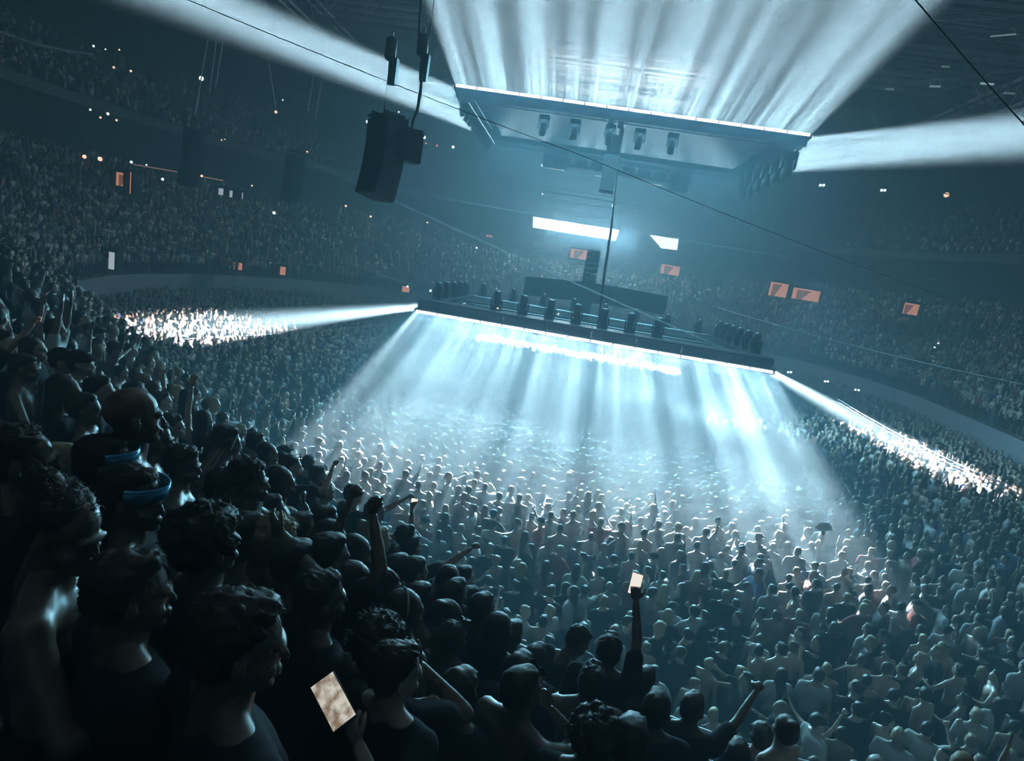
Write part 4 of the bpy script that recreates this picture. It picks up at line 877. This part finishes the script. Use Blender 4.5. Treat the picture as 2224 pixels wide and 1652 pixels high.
to = bpy.data.objects.new('lettering', cu); COL.objects.link(to); dg_ = bpy.context.evaluated_depsgraph_get(); tm = bpy.data.meshes.new_from_object(to.evaluated_get(dg_)); bpy.data.objects.remove(to); tm.materials.clear(); tm.materials.append(M['fan']); to = link('lettering', tm); to.parent = FH[0]['r']; to.location = (0, .158, 1.27); to.rotation_euler = (PI/2, 0, PI)
def fan_at(inf, i, label):
    E_, W, kind, s = inf['hands'][i]; r = inf['r']; c = world_of(r, W+(W-E_).normalized()*.10); V = [tuple(c)]; F = []; n = 12
    side = Vector((1, .2, 0)).normalized()
    for k in range(n+1):
        a = math.radians(20+140*k/n); V.append(tuple(c+(side*math.cos(a)*-.28+Vector((0, 0, 1))*math.sin(a)*.28)+Vector((0, .012 if k % 2 else -.012, 0))))
    for k in range(n): F.append((0, k+1, k+2))
    V += [(x, y+.003, z) for x, y, z in V[:n+2]]; F += [(n+2, n+4+k, n+3+k) for k in range(n)]
    o = link('folding_fan', mesh('folding_fan', V, F, M['fan'])); tag(o, label, 'fan')
    MB().tube([c-Vector((0, 0, .03)), c+(side*math.cos(math.radians(160))*-.29+Vector((0, 0, 1))*math.sin(math.radians(160))*.29)], .004, 5).build('guard_stick', M['black'], o)
fan_at(FH[16], 1, 'pale open folding fan held above the crowd at the right end of the strip')
# goggles, glasses and the leaf clip sit on their wearers
def worn(inf, name, label, cat, build):
    r = inf['r']; e = empty(name, (0, 0, 0)); hd = inf['hd']; o = build(hd, inf['RH']); me = o.data
    for v in me.vertices: v.co = r.matrix_basis @ v.co
    bpy.data.objects.remove(e); return tag(o, label, cat)
def goggles(hd, RH):
    mb = MB(); V = []; F = []; n = 12
    for z in (0, 1):
        for k in range(n+1):
            a = math.radians(-78+156*k/n); r_ = 1.0+.04*z
            for q in (1.0, 1.08): V.append(hd((.094*q*math.sin(a)*r_, -.012+.112*q*math.cos(a)*r_, 1.668+.052*z+.028*0)))
    w2 = 2*(n+1)
    for k in range(n):
        i = 2*k; F += [(i+1, i+3, w2+i+3, w2+i+1), (i, w2+i, w2+i+2, i+2), (i, i+2, i+3, i+1), (w2+i, w2+i+1, w2+i+3, w2+i+2)]
    mb.add(V, F); return mb.build('ski_goggles', M['lens'], None, True)
def glasses(hd, RH):
    mb = MB()
    for s in (-1, 1):
        mb.tube([hd((s*.035+.026*math.cos(t), .078, 1.742+.02*math.sin(t))) for t in np.linspace(0, 2*PI, 13)], .0035, 5)
        mb.tube([hd((s*.062, .078, 1.745)), hd((s*.084, .0, 1.72))], .0028, 5)
        mb.box(hd((s*.035, .079, 1.742)), (.044, .003, .032), RH)
    mb.tube([hd((-.012, .08, 1.748)), hd((.012, .08, 1.748))], .003, 5); return mb.build('sunglasses', M['glossblack'], None)
M['glossblack'] = mat('gloss_black', (.02, .02, .02), .1, .9)
worn(H['i'], 'ski_goggles', 'blue mirrored goggles on the brow of the man in profile', 'goggles', goggles)
worn(H['j'], 'ski_goggles', 'blue mirrored goggles on the head left of the man in profile', 'goggles', goggles)
for k, lb in (('m', 'sunglasses on top of the head of the bare-shouldered profile'), ('q', 'sunglasses on the parted dark hair, lower middle'), (1, 'sunglasses on the head beside the leaning person'), (18, 'sunglasses on the head right of the pale headband'), (33, 'sunglasses on a head near the lit strip'), (36, 'sunglasses on the tied hair of the woman with the thin lit arm')):
    worn(H[k], 'sunglasses', lb, 'glasses', glasses)
def leafclip(hd, RH):
    mb = MB()
    for k in range(9):
        a = k*2*PI/9; c = hd((.075, -.03, 1.775)); d = Vector((math.cos(a), .3*math.sin(a*2), math.sin(a))); s = Vector((-math.sin(a), 0, math.cos(a)))
        mb.add([c, c+d*.018+s*.007, c+d*.034, c+d*.018-s*.007, c+d*.018+Vector((0, -.006, 0))], [(0, 1, 4), (1, 2, 4), (2, 3, 4), (3, 0, 4)])
    return mb.build('leaf_clip', M['leaf'], None)
worn(H['d'], 'leaf_clip', 'small green leaf clip in the big curly hair', 'hair clip', leafclip)
def band(hd, RH):
    mb = MB(); mb.tube([hd((.088*math.cos(t), -.02, 1.69+.085*math.sin(t))) for t in np.linspace(-.2, PI+.2, 15)], .006, 6); return mb.build('headband', M['paleshirt'], None)
worn(H[17], 'headband', 'pale hairband on the woman with the bare lit arm', 'headband', band)

# the person with the large phone
hp_w = at_depth(724, 1522, 1.75)
def holder():
    # standing one row down to the right, arm bent up, phone turned on its side
    base = at_depth(842, 1575, 2.0); tz = tier_z(base.x, base.y); s = max(.82, min(1.05, (base.z-tz)/1.64)); rz = -math.radians(28)
    Mi = (Matrix.Translation((base.x, base.y, tz)) @ Matrix.Rotation(rz, 4, 'Z') @ Matrix.Scale(s, 4)).inverted()
    wr = at_depth(778, 1616, 1.74); t = Mi @ wr; t2 = Mi @ at_depth(700, 1640, 1.72)
    parts, inf = person_parts(HR, hair='short', arms=('front', 'phone'), targets=(None, t), head_pitch=.1, head_yaw=.5)
    r = assemble(parts, Vector((base.x, base.y, tz)), rz, s, 'person in profile at the bottom, filming with the large lit phone', mats=dk); TAKEN.append((base.x, base.y)); return r, inf
HO, hinf = holder()
E_, W_, _, _ = hinf['hands'][1]
hw = HO.matrix_basis @ (W_+(W_-E_).normalized()*.11)
ax = at_depth(768, 1500, 1.75)-at_depth(696, 1478, 1.75)
nn = (Vector((0, 0, EYE))-hp_w).normalized()+Vector((-.25, -.1, .2))
phone(hp_w, nn, at_depth(690, 1465, 1.75)-at_depth(757, 1575, 1.75), 'large lit phone filming the stage, held up in the lower left', .078, .150, fm)
p_ = hold(H['t'], 1, 'bright phone held up by the raised arm at the lower centre', w_=.085, h_=.16, n=(-.3, -1, .35))
hold(H[30], 1, 'small phone with orange screen glow held by the filming man', long=(1, .2, 0), n=(-.4, -1, .3), on=M['lampo'], w_=.05, h_=.09)
hold(H[52], 1, 'small lit phone lifted at the very left edge', n=(-.8, -.5, .2), w_=.07, h_=.14)
hold(H['n'], 1, 'small phone edge glinting below the sharp-nosed profile', n=(-1, -.3, .3), on=False)

# ------------------------------------------------------------------ railing along the front of the stand
rail = empty('railing'); tag(rail, 'grey metal railing along the front edge of the near stand', 'railing')
idx = [i for i in range(len(EC)) if (EC[i][1] < 14 and -10 < EC[i][0] < 12)]
seq = [EC[i]+EN[i]*.06 for i in idx]
seq = sorted(seq, key=lambda q: q[0]); PR = [Vector((q[0], q[1], Z0+1.02)) for q in seq]
MB().tube(PR, .035, 8).build('top_rail', M['alu'], rail, True)
for z in (.25, .5, .75): MB().tube([p-Vector((0, 0, 1.02-z)) for p in PR], .014, 6).build('mid_rail', M['alu'], rail, True)
post = MB().tube([(0, 0, 0), (0, 0, 1.0)], .025, 8); post = mesh('post', post.V, post.F, M['alu'], True)
acc = 0; last = PR[0]
for p in PR:
    acc += (p-last).length; last = p
    if acc > 1.3: acc = 0; link('post', post, rail, (p.x, p.y, Z0))

# ------------------------------------------------------------------ the standing crowd
VAR = []      # description, parts at middling detail
vspec = [dict(hair='short', top='shirt', arms=('down', 'down')), dict(hair='short', top='bare', arms=('front', 'down')), dict(hair='long', top='shirt', arms=('down', 'front'), female=True),
         dict(hair='curly', top='shirt', arms=('front', 'front')), dict(hair='bun', top='bare', arms=('down', 'down'), female=True, head_yaw=.5), dict(hair='short', top='shirt', arms=('down', 'up'), head_yaw=-.4),
         dict(hair='long', top='bare', arms=('high', 'down'), female=True), dict(hair='short', top='shirt', arms=('down', 'phone')), dict(hair='short', top='bare', arms=('wide', 'up'), head_pitch=.2),
         dict(hair='short', top='shirt', arms=('down', 'down'), cap='cap', head_yaw=.6), dict(hair='tail', top='shirt', arms=('point', 'down'), female=True), dict(hair='short', top='bare', arms=('down', 'down'), head_yaw=.9, lean=.12)]
vtxt = ['short-haired', 'bare-chested', 'long-haired', 'curly-haired', 'woman with a hair bun,', 'fist-raising', 'long-haired arm-raising', 'phone-holding', 'arms-raised bare-chested', 'cap-wearing', 'ponytailed pointing', 'bare-backed sideways-turned']
vw = np.array([20, 12, 11, 10, 7, 4, 3, 5, 2, 6, 3, 10], float); vw /= vw.sum()
for q, sp in enumerate(vspec):
    parts, _ = person_parts(.027, seed=50+q, **sp)
    for k in parts:
        if not parts[k].materials: parts[k].materials.append(M[PM[k]])
    VAR.append(parts)
LIB = bpy.data.collections.new('crowd_variants')
for q, sp in enumerate(vspec):
    parts, _ = person_parts(.046, seed=50+q, **sp); keys = [k for k in ('body', 'hair', 'top', 'trousers', 'hat') if k in parts]
    me = join('crowd_variant', [(parts[k], i) for i, k in enumerate(keys)], [M[PM[k]] for k in keys])
    o = bpy.data.objects.new('crowd_variant_%02d' % q, me); LIB.objects.link(o)
pts = []      # x, y, z, rz, variant, scale, zone
def face(x, y, spread): return -math.atan2(1-x, 32-y)+rng.normal(0, spread)
# floor: jittered grid inside the front wall
gx = .60
taken = np.array(TAKEN)
for iy, y in enumerate(np.arange(4.8, 76, gx)):
    for x in np.arange(-32, 29, gx):
        px = x+(gx/2 if iy % 2 else 0)+rng.uniform(-.17, .17); py = y+rng.uniform(-.17, .17)
        if np.hypot(taken[:, 0]-px, taken[:, 1]-py).min() < .42: continue
        if not inside(px, py) or edge_dist(px, py) < .45: continue
        pts.append((px, py, 0, face(px, py, .8), rng.choice(12, p=vw), rng.uniform(.92, 1.09), 0))
# stands: rows along the tiers
taken = np.array(TAKEN)
for k in range(NROW+12):
    if k < NROW: off, z = (k+.55)*ROW, Z0+RISE*k
    else: off, z = OB-.45+(k-NROW+.5)*.85, ZT+5.6+.55*(k-NROW)
    Q = EC+EN*off; seg = np.linalg.norm(np.roll(Q, -1, 0)-Q, axis=1); cum = np.concatenate([[0], np.cumsum(seg)]); s_ = rng.uniform(0, .4)
    while s_ < cum[-1]:
        i = np.searchsorted(cum, s_, 'right')-1; i = min(i, len(Q)-1); t = (s_-cum[i])/seg[i]; p = Q[i]*(1-t)+Q[(i+1) % len(Q)]*t
        x, y = p[0]+rng.uniform(-.08, .08), p[1]+rng.uniform(-.1, .1); s_ += rng.uniform(.44, .66) if k < NROW else rng.uniform(.55, 1.0)
        if y < -6 or (k == 0 and -3.2 < x < 8 and y < 10): continue
        if np.hypot(taken[:, 0]-x, taken[:, 1]-y).min() < .40: continue
        if k < NROW and edge_dist(x, y) < 0: continue
        u, v, dd = project((x, y, z+1.6))
        if np.hypot(x, y) < 2.6 and (dd > 0 or np.hypot(x, y) < .8): continue
        if 0 < dd < 3.6 and -200 < u < 2400 and -100 < v < 1900: continue
        pts.append((x, y, z, face(x, y, .45), rng.choice(12, p=vw), rng.uniform(.9, 1.07), 1))
pts = np.array(pts)
u, v, dd = project(pts[:, :3]+np.array([0, 0, 1.5]))
vis = (dd > 0) & (u > -15) & (u < 2240) & (v > 20) & (v < 1670)
order = np.argsort(np.where(vis, dd, 1e9)); NI = 296-len(TAKEN)
single = order[:NI]; rest = np.ones(len(pts), bool); rest[single] = False
tops = {True: 'dark-shirted', False: 'pale-shirted'}
PEND = {}
for j in sorted(single, key=lambda q: u[q]):
    x, y, z, rz, q, s, zone = pts[j]; q = int(q); parts = VAR[q]; dark = rng.random() < .62; uu, vv = u[j], v[j]
    desc = (tops[dark]+' ' if 'top' in parts else '')+vtxt[q]
    if zone == 1: where = 'on the dark stand at the left' if uu < 700 else 'on the dark near stand'
    else: where = 'in blue haze below the stand railing' if uu < 1500 else 'in floor crowd at the lower right' if vv > 1350 else 'in the floor crowd at the right' 
    lb = (desc+' '+('person ' if 'woman' not in desc else '')+where).replace('  ', ' ')
    o_ = assemble(parts, Vector((x, y, z)), rz, s, lb, lb.replace('person', 'people').replace('woman with', 'women with'), mats=dict(top='darkshirt' if dark else 'paleshirt') if 'top' in parts else {})
    PEND.setdefault(lb, []).append(o_)
NTH = ['leftmost', 'second from left', 'third from left', 'fourth from left', 'fifth from left', 'sixth from left', 'seventh from left', 'eighth from left']
for lb, os_ in PEND.items():
    n = len(os_)
    for i, o_ in enumerate(os_):
        if n > 1:
            r_ = n-1-i; wd = NTH[i] if i <= r_ else (['rightmost', 'second from right', 'third from right', 'fourth from right', 'fifth from right', 'sixth from right', 'seventh from right', 'eighth from right'][r_] if r_ < 8 else 'middle one')
            o_['label'] = lb+', '+wd
# everybody further away: one object of scattered figures
R_ = pts[rest]; u2, v2, d2 = project(R_[:, :3]+np.array([0, 0, 1.2])); keep = (d2 > 0) & (u2 > -500) & (u2 < 2750) | (np.hypot(R_[:, 0], R_[:, 1]) < 9); R_ = R_[keep]
me = bpy.data.meshes.new('crowd'); me.from_pydata(R_[:, :3].tolist(), [], [])
for nm, ty, dat in (('rz', 'FLOAT', R_[:, 3]), ('sc', 'FLOAT', R_[:, 5]), ('vr', 'INT', R_[:, 4].astype(int))):
    a = me.attributes.new(nm, ty, 'POINT'); a.data.foreach_set('value', dat)
crowd = link('crowd', me); tag(crowd, 'dense standing crowd filling the arena floor and the surrounding stands', 'crowd', kind='stuff')
ng = bpy.data.node_groups.new('scatter_people', 'GeometryNodeTree')
ng.interface.new_socket('Geometry', in_out='INPUT', socket_type='NodeSocketGeometry'); ng.interface.new_socket('Geometry', in_out='OUTPUT', socket_type='NodeSocketGeometry')
N = ng.nodes.new; Lk = ng.links.new
gi = N('NodeGroupInput'); go = N('NodeGroupOutput'); iop = N('GeometryNodeInstanceOnPoints'); ci = N('GeometryNodeCollectionInfo'); ci.inputs['Collection'].default_value = LIB; ci.inputs['Separate Children'].default_value = True; ci.inputs['Reset Children'].default_value = True
m2p = N('GeometryNodeMeshToPoints')
def attr(nm, ty):
    a = N('GeometryNodeInputNamedAttribute'); a.data_type = ty; a.inputs['Name'].default_value = nm; return a.outputs[0]
cx = N('ShaderNodeCombineXYZ'); Lk(attr('rz', 'FLOAT'), cx.inputs[2])
Lk(gi.outputs[0], m2p.inputs[0]); Lk(m2p.outputs[0], iop.inputs['Points']); Lk(ci.outputs[0], iop.inputs['Instance']); iop.inputs['Pick Instance'].default_value = True
Lk(attr('vr', 'INT'), iop.inputs['Instance Index']); Lk(cx.outputs[0], iop.inputs['Rotation']); Lk(attr('sc', 'FLOAT'), iop.inputs['Scale'])
Lk(iop.outputs[0], go.inputs[0])
md = crowd.modifiers.new('scatter', 'NODES'); md.node_group = ng
bpy.data.scenes.remove(WS)
for o in COL.objects:
    if '_s' in o: del o['_s']
